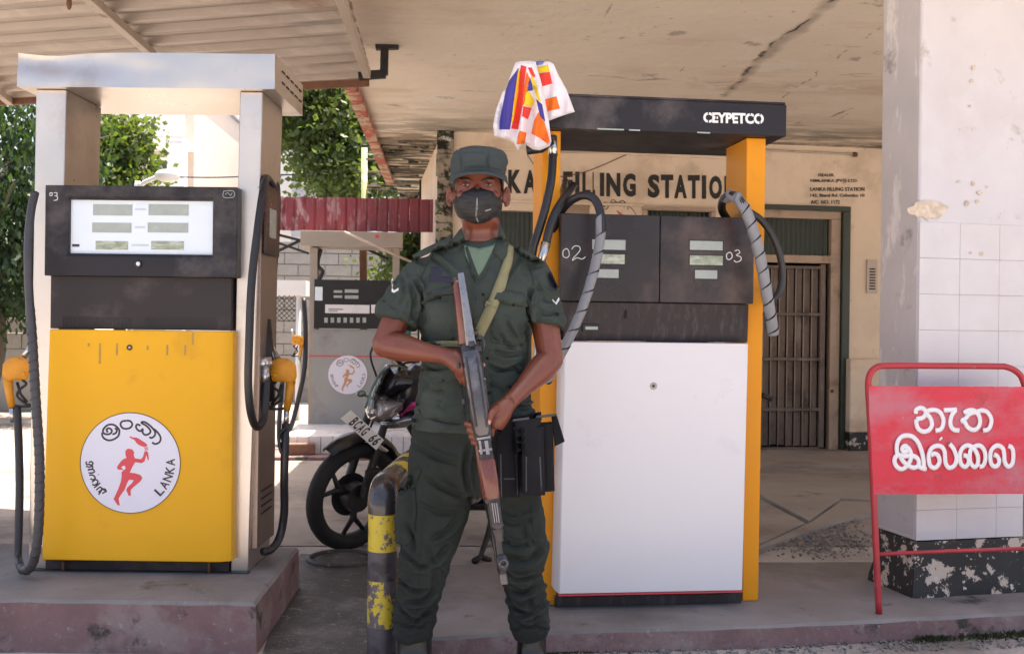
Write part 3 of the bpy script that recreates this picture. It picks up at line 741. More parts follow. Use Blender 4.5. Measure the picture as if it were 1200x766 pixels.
# ------------------------------------------------------------ far buildings
def house(name, label, F, pxs, pys, depth, m, floors=0, wins=()):
    t = thing(name, label, 'building', M=Matrix.Translation((F.o.x, F.o.y, 0)))
    a = F.hit(pxs[0], 300).x; b = F.hit(pxs[1], 300).x; zt = F.hit((pxs[0]+pxs[1])/2, pys).z+F.o.z
    MB().box(a, b, 0, depth, 0, zt).build('wall', m, t, bevel=.02)
    MB().box(a-.08, b+.08, -.1, depth+.1, zt, zt+.12).build('roof', m_bgrey, t, bevel=.02)
    for (w0, w1, wy0, wy1) in wins:
        x0 = F.hit(w0,300).x; x1 = F.hit(w1,300).x; z1 = F.hit(w0,wy0).z+F.o.z; z0 = F.hit(w0,wy1).z+F.o.z
        f = MB().box(x0-.06,x1+.06,-.06,-.002,z0-.06,z0).box(x0-.06,x1+.06,-.06,-.002,z1,z1+.06).box(x0-.06,x0,-.055,-.002,z0,z1).box(x1,x1+.06,-.055,-.002,z0,z1).build('window', m_bwhite, t)
        MB().box(x0,x1,-.03,-.004,z0,z1).build('pane', m_glass, f)
    return t, a, b, zt
HF = Frame(P(200,380,24), 0)
t, a, b, ztp = house('balcony_house', 'pale two-storey house with a deep balcony seen through the yellow pump frame', HF, (150,226), 96, 6, m_bcream, wins=((176,198,188,214),))
z0 = HF.hit(200,172).z+HF.o.z; z1 = HF.hit(200,136).z+HF.o.z
MB().box(a, b+.1, -1.3, -.003, z0-.12, z0).box(a, b+.1, -1.3, -1.2, z0+.001, z1).build('balcony', m_bwhite, t, bevel=.02)
MB().box(b-.25, b+.12, -1.32, -1.0, 0, z0-.122).build('balcony_column', m_bwhite, t, bevel=.02)
HF2 = Frame(P(260,380,32), 0)
house('white_building', 'bright white building at the far end seen through the yellow pump frame', HF2, (222,341), 126, 8, m_bwhite, wins=((236,246,214,232),(262,272,214,232)))
HF3 = Frame(P(360,380,27), 0)
t, a, b, ztp = house('grey_building', 'blue-grey building partly hidden by the tree left of the slab', HF3, (341,400), 176, 6, m_bgrey, wins=((352,372,196,212),))
MB().box(a-.02, a+1.5, -.2, -.003, HF3.hit(350,205).z+HF3.o.z, HF3.hit(350,202).z+HF3.o.z).build('ledge', m_bwhite, t, bevel=.01)
# ------------------------------------------------------------ trees
def tree(name, label, base, blobs, n, leaf, ml, trunk_r=.18, limbs=True, group=None, droop=False):
    """blobs: list of (centre, radius vector); leaves scattered in the shells of the blobs in clumps"""
    t = thing(name, label, 'tree', base, group=group)
    b0 = Vector(base); mb = MB(); top = sum((Vector(c) for c, r in blobs), Vector())/len(blobs)
    mb.tube(cr([b0, b0*.6+top*.4+Vector((.2,0,0)), top], 5), [trunk_r, trunk_r*.8, trunk_r*.4], 9)
    mb.build('trunk', m_bark, t, world=True, smooth=True)
    mb = MB()
    for c, r in blobs:
        c = Vector(c); mb.tube(cr([b0*.55+top*.45, (b0*.5+top*.5+c)/2+Vector((0,0,.2)), c], 4), [trunk_r*.5, trunk_r*.15], 6)
        for k in range(4): mb.tube([c, c+Vector([random.gauss(0,1)*r[i]*.5 for i in range(3)])], [trunk_r*.14, .01], 5)
    mb.build('limbs', m_bark, t, world=True, smooth=True)
    mb = MB(); tot = sum(r[0]*r[1]+r[2]*r[0] for c, r in blobs)
    for c, r in blobs:
        c = Vector(c); m = int(n*(r[0]*r[1]+r[2]*r[0])/tot); ncl = max(6, m//26)
        for q in range(ncl):
            d = Vector([random.gauss(0,1) for _ in range(3)]).normalized(); k = random.uniform(.45,1.08)
            cc = c+Vector((d.x*r[0]*k, d.y*r[1]*k, d.z*r[2]*k)); cs_ = random.uniform(.7,1.6)*leaf*2.2
            for j in range(24):
                p = cc+Vector([random.gauss(0,1)*cs_*.6 for _ in range(3)])
                u = Vector([random.gauss(0,1) for _ in range(3)]); 
                if droop: u = Vector((u.x*.5, u.y*.5, -1))
                u.normalize(); v_ = u.orthogonal().normalized(); v_ = (Matrix.Rotation(random.random()*6.28, 3, u) @ v_)
                l = leaf*random.choice((.6,.9,1.1,1.5)); wd_ = l*(.22 if droop else .36)
                mb.add([p, p+u*l*.5+v_*wd_, p+u*l, p+u*l*.5-v_*wd_], [(0,1,2,3)])
    mb.build('crown', ml, t, world=True, recalc=False)
    return t
tree('shade_tree', 'dark drooping tree filling the left edge behind the yellow pump', (G(-20,470).x,13,0)[:3] and (P(-30,380,12.5).x,12.5,0),
     [(P(-90,150,12.5),(1.6,1.0,1.3)), (P(10,190,12.2),(1.0,.9,1.0)), (P(-10,280,12.2),(1.2,.9,.9)), (P(55,230,12.8),(.7,.8,1.0)), (P(-120,320,12),(1.2,.8,.9)), (P(25,320,12.2),(.8,.7,.55))], 30000, .085, m_leafA, droop=True)
tree('bushy_tree', 'bright green bushy tree seen through the frame of the yellow pump', (P(125,380,15).x,15,0),
     [(P(128,170,15),(.55,.6,.5)), (P(140,215,15),(.5,.6,.5)), (P(118,250,15),(.5,.6,.5)), (P(150,165,15.3),(.28,.4,.3)), (P(100,200,15),(.4,.4,.5))], 10000, .09, m_leafB, .1)
tree('leafy_tree', 'tall light green tree above the maroon fascia left of the concrete slab', (P(400,380,17).x,17,0),
     [(P(385,120,17),(.9,.9,.7)), (P(360,150,17),(.5,.7,.4)), (P(395,185,17),(.8,.9,.6)), (P(440,150,17.5),(.9,.9,.8)), (P(420,215,17),(.8,.9,.35)), (P(480,200,18),(.9,.8,.5)), (P(345,118,17),(.35,.5,.35)), (P(360,95,17),(.6,.6,.5))], 20000, .095, m_leafB, .16)
tree('garden_shrub', 'small leafy shrub beside the grey pump canopy under the maroon fascia', (P(480,380,13).x,13,0),
     [(P(482,285,13),(.22,.3,.25)), (P(476,312,13),(.2,.3,.2)), (P(443,318,13.2),(.13,.15,.2)), (P(500,300,13),(.3,.3,.4))], 2600, .07, m_leafB, .05)
tree('roadside_shrub', 'flowering low shrub above the pale wall at the left edge', (P(-10,380,13.9).x,14.2,0),
     [(P(0,358,14),(.5,.3,.25)), (P(-70,350,14),(.6,.3,.35)), (P(35,360,14),(.3,.3,.2))], 2600, .06, m_leafB, .04)
# ------------------------------------------------------------ pump materials
m_steel = mat('brushed_stainless', (.62,.56,.51), .33, metal=.88, var=.08, vs=2, bump=.12, bs=30, rvar=.08, spots=[((.42,.34,.29), 2.2, .55, .75), ((.30,.17,.11), 9, .68, .74)])
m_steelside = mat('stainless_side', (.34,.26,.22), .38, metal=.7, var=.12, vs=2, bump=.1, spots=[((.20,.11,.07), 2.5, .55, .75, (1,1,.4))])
m_yel = mat('yellow_enamel', (.80,.40,.015), .45, var=.04, vs=1.5, bump=.06, bs=10, coat=0, spec=.25, spots=[((.60,.29,.02), 2.2, .58, .76), ((.38,.20,.03), 14, .72, .76)])
m_orange = mat('orange_enamel', (.76,.29,.012), .45, var=.04, vs=2, bump=.06, coat=0, spec=.25, spots=[((.52,.20,.02), 3, .6, .76), ((.25,.12,.03), 20, .72, .75)])
m_char = mat('charcoal_plastic', (.018,.016,.020), .45, spec=.3, var=.1, vs=3, bump=.1, bs=120, spots=[((.10,.085,.085), 2.5, .56, .72)])
m_brown = mat('dark_brown_panel', (.026,.019,.020), .5, spec=.35, var=.12, vs=4, bump=.08, spots=[((.085,.062,.060), 3, .52, .7)])
m_head = mat('worn_dark_head', (.022,.016,.018), .32, spec=.4, var=.15, vs=3, bump=.08, spots=[((.11,.075,.062), 2.4, .5, .7), ((.10,.022,.02), 1.6, .56, .7)], rvar=.12)
m_smear = mat('smeared_panel', (.028,.022,.024), .5, spec=.35, var=.25, vs=12, bump=.1, spots=[((.06,.05,.053), 26, .5, .66, (1.6,1,.45))], stretch=(1.5,1,.5))
m_panelw = mat('white_enamel', (.72,.69,.70), .34, var=.02, vs=2, bump=.05, bs=6, coat=.25, spots=[((.56,.52,.55), 1.9, .60, .78), ((.42,.36,.33), 55, .745, .76)])
m_disp = mat('display_plate', (.72,.79,.85), .25, var=.02, bump=0, coat=.5)
m_lcd = mat('lcd_grey', (.36,.39,.36), .2, var=.08, bump=0, vs=20)
m_lcdg = mat('lcd_green', (.30,.34,.25), .25, var=.3, vs=25, bump=0, spots=[((.5,.52,.44), 12, .5, .62, (1,1,4))])
m_hose = mat('black_rubber', (.017,.016,.019), .42, var=.2, vs=10, bump=.15, bs=50)
m_wrap = mat('grey_spiral_wrap', (.22,.22,.235), .5, var=.08, vs=20, bump=.1)
m_wrapb = mat('dark_spiral_wrap', (.048,.045,.050), .5, var=.15, vs=20)
m_chrome = mat('worn_chrome', (.5,.49,.48), .25, metal=.9, var=.15, vs=14)
m_nozzle = mat('yellow_nozzle_rubber', (.62,.25,.012), .55, var=.2, vs=14, bump=.3, spots=[((.22,.10,.02), 12, .58, .66)])
m_logo = mat('emblem_white', (.70,.68,.76), .4, var=.02, bump=0)
m_ink = mat('emblem_ink', (.045,.03,.035), .5, bump=0)
m_lred = mat('emblem_red', (.66,.055,.075), .45, var=.05, bump=0)
m_handw = mat('hand_white_paint', (.72,.72,.70), .6, bump=.1)
m_white2 = mat('stencil_white', (.80,.80,.80), .5, bump=0, spots=[((.3,.3,.3), 30, .66, .7)])
m_smudge = mat('glue_smudge', (.42,.24,.05), .6, var=.2, vs=40)
def tape(mb, pts, r, n=10, mi=0): mb.tube(pts, r, n, True, mi)
def hose(name, pts, r, m, par, k=8, n=12): 
    return MB().tube(cr(pts, k), r, n).build(name, m, par, world=True, smooth=True)
def spiral(name, pts, r, m, par, turn=.05, k=10, gap=.16):
    """helical ribbon wrapped round a hose: overlapping turns with a raised edge"""
    c = cr(pts, k); L = [0]
    for i in range(1, len(c)): L.append(L[-1]+(c[i]-c[i-1]).length)
    tot = L[-1]; seg = 14; N = int(tot/turn*seg); ve = []; fs = []
    def at(s):
        s = max(0, min(tot, s)); i = 1
        while i < len(L)-1 and L[i] < s: i += 1
        f = (s-L[i-1])/max(1e-9, L[i]-L[i-1]); p = c[i-1]*(1-f)+c[i]*f
        t = (c[min(i+1,len(c)-1)]-c[max(i-2,0)]).normalized(); return p, t
    up = Vector((0,-1,0)) if abs(at(0)[1].y) < .9 else Vector((1,0,0))
    for i in range(N+1):
        s = i/N*tot; th = 2*pi*i/seg
        for j, (ds, rr) in enumerate(((0, r*1.13), (turn*(1-gap)*.97, r*1.02), (turn*(1-gap), r*.9))):
            p, t = at(s+ds*.98); a = (up-t*t.dot(up)).normalized(); b = t.cross(a)
            ve.append(p+(a*cos(th)+b*sin(th))*rr)
        if i: b0 = (i-1)*3; fs += [(b0,b0+3,b0+4,b0+1),(b0+1,b0+4,b0+5,b0+2)]
    return MB().add(ve, fs).build(name, m, par, world=True, smooth=True, auto=40)
def Pl(lst): return [P(*q) for q in lst]
def ring(mb, c, t, r, w_, mi=0):
    c = Vector(c); t = Vector(t).normalized(); mb.tube([c-t*w_/2, c+t*w_/2], r, 14, True, mi)

def runner_emblem(F, cx, cy, R, y, par, red=m_lred, ink=m_ink, simple=False):
    """round white badge with a torch runner and lettering round the rim"""
    c = F.hit(cx, cy, y); r = (F.hit(cx+R, cy, y)-c).length
    s = r/332.0     # badge was traced at 332 units radius about (360,378)
    def q(x, z): return (c.x+(x-360)*s, c.z-(z-378)*s)
    disc = MB().prism([(c.x+r*cos(k*pi/32), c.z+r*sin(k*pi/32)) for k in range(64)], y-.003, y-.0005).build('emblem', m_logo, par, bevel=.0005, seg=1)
    mb = MB(); mb.tube([Vector((c.x+r*cos(k*pi/32), y-.0028, c.z+r*sin(k*pi/32))) for k in range(65)], .0015*r/.2, 6); mb.build('emblem_rim', ink, disc)
    yy = y-.0032
    def poly(pts, nm='runner'):
        p3 = cr([Vector((*q(a, b), 0)) for a, b in pts], 3, True)
        MB().prism([(p.x, p.y) for p in p3], yy-.001, yy).build(nm, red, disc)
    # head, torso with both arms and legs as one silhouette
    body = [(350,283),(372,288),(384,305),(383,330),(392,348),(432,352),(445,335),(455,300),(470,296),(478,312),(484,355),(478,358),(466,322),(455,365),(437,378),(392,372),(374,405),(357,442),(395,446),(430,458),(442,478),(428,500),(385,535),(364,558),(366,595),(352,594),(335,556),(345,538),(372,512),(385,492),(355,488),(342,508),(325,555),(300,590),(285,615),(293,660),(280,658),(252,618),(262,598),(285,545),(300,500),(305,462),(303,440),(318,424),(285,423),(273,415),(275,400),(300,365),(315,352),(335,345),(328,325),(327,300),(337,286)]
    p3 = [q(a, b) for a, b in body]
    MB().prism(p3, yy-.001, yy).build('runner', red, disc)
    MB().prism([q(a,b) for a,b in ((318,424),(303,410),(306,402),(322,396),(328,404),(330,418))], yy-.0016, yy-.0011).build('arm_gap', m_logo, disc)
    poly([(355,200),(375,208),(402,210),(430,226),(460,245),(472,262),(452,270),(425,262),(400,244),(385,224),(360,212)], 'torch_flame')
    for a, b in ((((452,278),(476,274))), ((455,290),(478,286))):
        mb = MB(); mb.tube([Vector((q(*a)[0], yy, q(*a)[1])), Vector((q(*b)[0], yy, q(*b)[1]))], .0022*r/.2, 6, True, 0, .4); mb.build('torch_line', red, disc)
    # Sinhala letters over the top, Tamil letters at lower left, as brush strokes
    def st(nm, lines, w_=13):
        mb = MB()
        for ln in lines:
            pts = cr([Vector((*q(a, b), 0)) for a, b in ln], 5); mb.tube([Vector((p.x, yy, p.y)) for p in pts], w_*s/2, 6, True, 0, .4)
        mb.build(nm, ink, disc, smooth=True)
    st('letter', [[(208,178),(200,158),(218,150),(235,165),(225,185),(200,190),(178,180),(180,155),(205,130),(240,125),(268,140),(285,165),(278,200),(250,222),(215,230),(185,218),(172,200),(170,180)], [(240,190),(262,180),(268,160),(255,148)]])
    st('letter', [[(330,98),(302,104),(292,124),(305,146),(330,152),(358,144),(370,122),(358,102),(332,97)]])
    st('letter', [[(425,130),(405,122),(395,136),(404,156),(425,166),(440,152),(440,175),(455,190),(478,186),(492,170),(484,150),(460,128),(432,112),(440,104),(465,112),(500,140),(522,170),(520,195),(500,210),(485,205)], [(515,150),(545,180),(560,210),(552,238),(525,250),(503,240)]])
    st('letter', [[(85,378),(100,372),(112,384),(102,396),(86,390),(70,392),(66,380),(72,372)], [(66,404),(90,408),(108,402),(108,420),(80,425)]], 10)
    st('letter', [[(78,428),(112,424),(122,440),(100,448),(84,446)], [(88,462),(112,462),(128,478),(116,492),(96,486)], [(148,456),(150,460)]], 10)
    st('letter', [[(108,508),(128,492),(146,500),(140,518),(120,528),(110,520)], [(122,545),(146,526),(162,512)], [(136,560),(162,540),(172,556),(150,574)]], 10)
    st('letter', [[(152,590),(168,566),(180,546)], [(180,560),(192,552),(200,566),(176,582)], [(188,558),(206,572)]], 10)
    # LANKA round the lower right
    for i, ch in enumerate('LANKA'):
        a = radians(-43+i*11.2); rr = 268*s; cc = Vector((c.x+rr*cos(a), 0, c.z+rr*sin(a))); u = Vector((-sin(a), 0, cos(a))); v = Vector((-cos(a), 0, -sin(a)))
        h = 30*s; w_ = 23*s
        text_quad('letter', ch, [cc-u*w_-v*h+Vector((0,yy,0)), cc+u*w_-v*h+Vector((0,yy,0)), cc+u*w_+v*h+Vector((0,yy,0)), cc-u*w_+v*h+Vector((0,yy,0))], ink, disc, (0,-1,0), .0006, .02)
    return disc

def nozzle(par, tip, body_c, grip_end, D, sc=1.0, flip=1):
    """fuel nozzle hanging spout-up in its boot: body block, grip with lever guard, hose swivel"""
    pass
# ============================================================ YELLOW PUMP (left)
o = G(290,673,zl); LP = Frame((o.x, o.y, zl), -3.5)
yp = thing('fuel_pump', 'yellow fuel pump with stainless frame and runner emblem, on the left island', 'fuel pump', M=LP.M)
h = LP.hit
ctop = h(170,62).z; cbot = h(170,103).z
xa, xb = h(20,80).x, h(322,80).x
# canopy: folded sheet, dented near its left corner
mb = MB(); nx, nz = 40, 8; vs = []; fs = []
for j in range(nz+1):
    for i in range(nx+1):
        x = xa+(xb-xa)*i/nx; z = cbot+(ctop-cbot)*j/nz
        u = (x-xa)/(xb-xa); v = (z-cbot)/(ctop-cbot)
        d = .022*math.exp(-((u-.13)/.12)**2-((v-.85)/.4)**2)+.010*math.exp(-((u-.33)/.10)**2-((v-.7)/.4)**2)+noise.noise(Vector((u*5, v*2, 0)))*.004
        vs.append((x, max(0,d), z-.012*math.exp(-((u-.13)/.13)**2)*v))
for j in range(nz):
    for i in range(nx): fs.append((j*(nx+1)+i, j*(nx+1)+i+1, (j+1)*(nx+1)+i+1, (j+1)*(nx+1)+i))
cdp = .52
mb.add(vs, fs); b0 = len(mb.v)
mb.add([(xa,cdp,cbot),(xb,cdp,cbot),(xb,cdp,ctop),(xa,cdp,ctop)], [(3,2,1,0)])
T0 = [nz*(nx+1)+i for i in range(nx+1)]; B0 = list(range(nx+1)); Lf = [j*(nx+1) for j in range(nz+1)]; Rt = [j*(nx+1)+nx for j in range(nz+1)]
mb.f += [tuple(T0)+(b0+2,b0+3), tuple(reversed(B0))+(b0,b0+1), tuple(reversed(Rt))+(b0+1,b0+2) if False else tuple(Rt[::-1])+(b0+1,b0+2), tuple(Lf)+(b0+3,b0)]
mb.m += [0]*4
can = mb.build('top_canopy', m_steel, yp, smooth=True, auto=35)
for k in range(5):
    for j in range(2):
        z = ctop-.035-.045*j-.0; y = .12+.08*k
        MB().box(xb+.0005, xb+.004, y, y+.045, z-.006, z).build('vent_slot', m_blackst, can)
pd = .34; yf = .045
for nm, l0, l1, b0_, b1_ in (('post',(42,110),(78,110),(33,672),(62,672)),('post',(281,110),(308,110),(270,673),(291,673))):
    p0, p1, q0_, q1_ = h(*l0,yf), h(*l1,yf), h(*b0_,yf), h(*b1_,yf)
    z1 = cbot-.001; z0 = 0.001
    MB().hexa([(q0_.x,yf,z0),(q1_.x,yf,z0),(q1_.x,yf+pd,z0),(q0_.x,yf+pd,z0)], [(p0.x,yf,z1),(p1.x,yf,z1),(p1.x,yf+pd,z1),(p0.x,yf+pd,z1)]).build(nm, m_steel, yp, bevel=.004)
bx_ = lambda nm, b, ya, yb, m, bev=.003, plane=None: box_px(LP, nm, b, ya, yb, m, yp, bev, plane=plane)
# display head: bezel of four bars round the window
ho = h(53,219,-.02), h(277,323,-.02); wi = h(80,234,-.02), h(248,298,-.02)
X0,X1,Z1,Z0 = ho[0].x, ho[1].x, h(165,218,-.02).z, h(165,324,-.02).z
x0,x1,z1,z0 = wi[0].x, wi[1].x, h(165,234,-.02).z, h(165,297.5,-.02).z
MB().box(X0,x0,-.02,.30,Z0,Z1).box(x1,X1,-.02,.30,Z0,Z1).box(x0,x1,-.02,.30,z1,Z1).box(x0,x1,-.02,.30,Z0,z0).box(x0,x1,.02,.29,z0,z1)
bm = bmesh.new(); bm.from_mesh(MB().box(X0,X1,-.02,.30,Z0,Z1).mesh()); 
fr = [f for f in bm.faces if f.normal.y < -.9 or abs(f.calc_center_median().y+.02) < 1e-5][0]
r_ = bmesh.ops.inset_region(bm, faces=[fr], thickness=.001)
for v in fr.verts: v.co.x = x0-.012 if v.co.x < (X0+X1)/2 else x1+.012; v.co.z = z0-.012 if v.co.z < (Z0+Z1)/2 else z1+.012
r_ = bmesh.ops.inset_region(bm, faces=[fr], thickness=.001)
for v in fr.verts: v.co.x = x0 if v.co.x < (X0+X1)/2 else x1; v.co.z = z0 if v.co.z < (Z0+Z1)/2 else z1; v.co.y = -.012
r_ = bmesh.ops.inset_region(bm, faces=[fr], thickness=.0002)
for v in fr.verts: v.co.y = .012
bmesh.ops.recalc_face_normals(bm, faces=bm.faces)
me = bpy.data.meshes.new('display_head'); bm.to_mesh(me); bm.free(); hd = link('display_head', me, m_char, yp, bevel=.003)
scr = MB().box(x0+.001,x1-.001,.004,.011,z0+.001,z1-.001).build('screen', m_disp, hd)
def on(F, nm, b, ya, yb, m, par, bev=0): return box_px(F, nm, b, ya, yb, m, par, bev)
for b in ((109,239.5,155,252.5),(174,239.5,221,252.5),(108,261,154,272.5),(173,261,220.5,272.5)): on(LP,'readout',b,.0025,.0038,m_lcd,scr)
for b in ((112,282.5,150,292.5),(177,282.5,215.5,292.5)): on(LP,'readout',b,.0025,.0038,m_lcdg,scr)
m_faint = mat('faint_print', (.50,.58,.64), .4, bump=0)
for b in ((158,244,171,246.5),(158,265,170,267.5),(154,286,174,288.5)): on(LP,'caption_bar',b,.0030,.0038,m_faint,scr)
on(LP,'maker_mark',(84.5,286,93,289),.0028,.0038,m_ink,scr)
MB().lathe([(.0,.0),(.015,.0),(.014,.006),(.0,.007)], 16, 0, Matrix.Translation(h(162,309.5,-.02)) @ Matrix.Rotation(pi/2,4,'X')).build('lock', m_blackst, hd, smooth=True, auto=40)
MB().ball(h(162,309,-.028), .0085).build('lock_button', m_white2, hd, smooth=True)
strokes_px(LP,'hand_number',[[(59,226),(61,226),(61,229),(58.5,229),(58.5,226.5),(60,226)],[(63,226),(66.5,226),(66.5,229),(64,229.5),(67,230),(67,234),(63,235)]],.9,-.0205,m_handw,hd)
strokes_px(LP,'maker_plate',[[(262,224),(273.5,224),(273.5,231),(262,231),(262,224.2)],[(264,228),(267,226),(270,229),(272,226)]],.7,-.0205,m_lcd,hd)
bx_('upper_panel',(59,324,271.5,386),.012,.30,m_brown)
for (vx0, vx1) in ((73,155),(170,256)):
    mb = MB(); sx_ = h(vx0,370,.012).x; ex_ = h(vx1,370,.012).x; zt_ = h(160,371,.012).z; zb_ = h(160,385,.012).z
    nn_ = 26
    for i in range(nn_):
        for j in range(5):
            x = sx_+(ex_-sx_)*i/nn_; z = zb_+(zt_-zb_)*j/5
            mb.box(x, x+.005, .0095, .0117, z, z+.005)
    stuff(mb.build('vent_holes', m_blackst, yp))
a, b, c, d = h(58,386,-.03), h(271.5,388,-.03), h(270,659,-.03), h(49,655.5,-.03)
zb_ = (c.z+d.z)/2; zt_ = (a.z+b.z)/2; xc1 = h(258,388,-.03).x; xc0 = h(257,657,-.03).x
MB().add([(d.x,-.03,zb_),(xc0,-.03,zb_),(c.x,-.008,zb_),(c.x,.10,zb_),(d.x,.10,zb_),(a.x,-.03,zt_),(xc1,-.03,zt_),(b.x,-.008,zt_),(b.x,.10,zt_),(a.x,.10,zt_)],
         [(0,1,6,5),(1,2,7,6),(2,3,8,7),(3,4,9,8),(4,0,5,9),(4,3,2,1,0),(5,6,7,8,9)]).build('yellow_door', m_yel, yp, bevel=.004)
MB().lathe([(.0,.0),(.011,.0),(.011,.004),(.0,.005)], 16, 0, Matrix.Translation(h(152,407,-.03)) @ Matrix.Rotation(pi/2,4,'X')).build('door_lock', m_blackst, yp)
MB().ball(h(152,407,-.036), .006).build('lock_pin', m_chrome, yp, smooth=True)
for x, y0_, y1_ in ((117,402,426),(137,402,416),(104,402,406),(173,405,410),(196,404,416),(217,404,416),(226,390,404)):
    on(LP,'glue_mark',(x-1.2,y0_,x+1.2,y1_),-.0308,-.0301,m_smudge,yp)
runner_emblem(LP, 153, 542, 58.5, -.0302, yp)
on(LP,'plinth',(53,657,268,672),.03,.32,m_brown,yp,.002)
on(LP,'base_frame',(40,669,291,673),.012,.043,m_blackst,yp,.002)
for x in (74,245): MB().tube([h(x,657,.012),h(x,671,.012)], .006, 6).build('levelling_bolt', m_rust, yp, smooth=True)
# right side of the cabinet: recess plate, small display, holster and hose loop
sx = h(292,500,yf).x
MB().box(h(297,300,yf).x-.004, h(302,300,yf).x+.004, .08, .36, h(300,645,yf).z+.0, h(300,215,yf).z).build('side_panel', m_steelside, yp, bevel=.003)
sp = h(303,250,yf).x+.006
MB().box(sp, sp+.012, .10, .33, h(300,296,yf).z, h(300,213,yf).z).build('side_display', m_head, yp, bevel=.003)
MB().box(sp+.0125, sp+.014, .15, .26, h(300,275,yf).z, h(300,240,yf).z).build('side_readout', m_lcd, yp)
for k in range(4):
    z = h(300,578+k*9,yf).z; MB().box(sp-.001, sp+.0015, .12, .30, z-.006, z).build('side_louvre', m_blackst, yp)
Dh = 4.10
def H1(l): return [P(*q) for q in l]
hose('delivery_hose', H1([(322,222,4.36),(313,209,4.22),(309,220,4.08),(302,268,3.98),(295,330,3.94),(292,400,3.93),(291,450,3.94),(294,484,3.98),(301,500,4.06),(309,490,4.14),(311,468,4.18),(312,446,4.2)]), .0155, m_hose, yp)
hose('delivery_hose', H1([(321,214,4.40),(325,222,4.42),(325,262,4.44),(322,310,4.44),(318,350,4.42),(316,395,4.38),(317,408,4.36)]), .013, m_hose, yp)
MB().tube(H1([(306,206,4.2),(300,214,4.16),(306,222,4.14)]), .02, 10).build('hose_bracket', m_blackst, yp, world=True, smooth=True)
MB().tube(H1([(311,450,4.2),(311,430,4.2)]), .017, 12).build('hose_fitting', m_chrome, yp, world=True, smooth=True)
MB().tube(H1([(299,425,4.2),(318,425,4.22)]), .026, 14).build('swivel_joint', m_chrome, yp, world=True, smooth=True)
MB().tube(H1([(309,375,4.3),(313,420,4.28),(313,470,4.28)]), .03, 10).build('nozzle_boot', m_blackst, yp, world=True, smooth=True)
spiral('hose_spring', H1([(316,402,4.34),(320,410,4.3),(326,420,4.26)]), .010, m_chrome, yp, turn=.012)
def nozzle2(label, D, off, sgn=1, sc=1.0):
    """label, depth, pixel offset of the body centre, mirrored or not"""
    q = lambda x, y, d=0: P(off[0]+sgn*(x-331)*sc, off[1]+(y-433)*sc, D+d)
    t = thing('fuel_nozzle', label, 'fuel nozzle', tuple(q(331,433)))
    body = [(313,436),(316,424),(326,419),(338,420),(347,428),(348,440),(345,450),(330,447),(318,447)]
    mb = MB(); rs = []
    for yy_, k in ((-.022,.8),(-.014,1),(.014,1),(.022,.8)):
        c = (331,434); rs.append([q(c[0]+(x-c[0])*k, c[1]+(y-c[1])*k, yy_) for x, y in body])
    mb.rings(rs); mb.build('body', m_nozzle, t, world=True, smooth=True, auto=50)
    mb = MB(); mb.tube([q(341,446), q(339,463), q(336,480)], [.020,.016,.014], 10); mb.build('grip', m_nozzle, t, world=True, smooth=True)
    mb = MB(); mb.tube([q(322,420), q(317,412), q(313,405)], [.013,.010,.010], 8); mb.build('spout', m_chrome, t, world=True, smooth=True)
    mb = MB(); mb.tube(cr([q(324,447), q(319,452), q(326,458), q(330,466), q(322,474), q(314,478), q(324,479), q(337,478)], 5), .0055, 6); mb.build('lever_guard', m_blackst, t, world=True, smooth=True)
    mb = MB(); mb.tube([q(330,450), q(326,464), q(318,474)], .006, 6); mb.build('trigger', m_blackst, t, world=True, smooth=True)
    mb = MB(); mb.tube([q(336,480), q(335,498)], .0115, 10); mb.build('swivel', m_chrome, t, world=True, smooth=True)
    mb = MB(); mb.ball(q(322,440,-.024), (.009,.004,.009)); mb.build('side_cap', m_nozzle, t, world=True, smooth=True)
    return t
n1 = nozzle2('yellow fuel nozzle in the boot on the right side of the yellow pump', 4.28, (331,433))
hose('hose', H1([(335,496,4.28),(334,525,4.26),(333,560,4.26),(333,600,4.3),(328,628,4.3),(318,643,4.24),(308,646,4.2)]), .017, m_hose, n1)
hose('dangling_strap', H1([(336,500,4.25),(327,510,4.25),(329,528,4.25),(334,534,4.25)]), .007, m_hose, n1)
n2 = nozzle2('yellow fuel nozzle hanging on the left side of the yellow pump', 4.2, (19,431), -1, .98)
hose('hose', H1([(20,476,4.2),(22,520,4.18),(23,570,4.16),(22,620,4.14),(21,650,4.1),(24,664,4.04)]), .0155, m_wrap if False else m_hose, n2)
hose('hose', H1([(24,664,4.04),(31,668,4.0),(38,660,3.97),(44,630,3.95),(46,580,3.95),(46,530,3.95),(42,470,3.95),(38,400,3.96),(34,340,3.98),(33,290,4.0),(36,250,4.04),(41,226,4.08)]), .0155, m_wrapb, n2)
spiral('spiral_wrap', H1([(26,667,4.03),(33,667,3.99),(40,655,3.96),(45,620,3.95),(46.5,570,3.95),(46,530,3.95),(42,470,3.95),(38,400,3.96),(35,360,3.98)]), .0165, m_wrapb, n2, turn=.035, gap=.05)
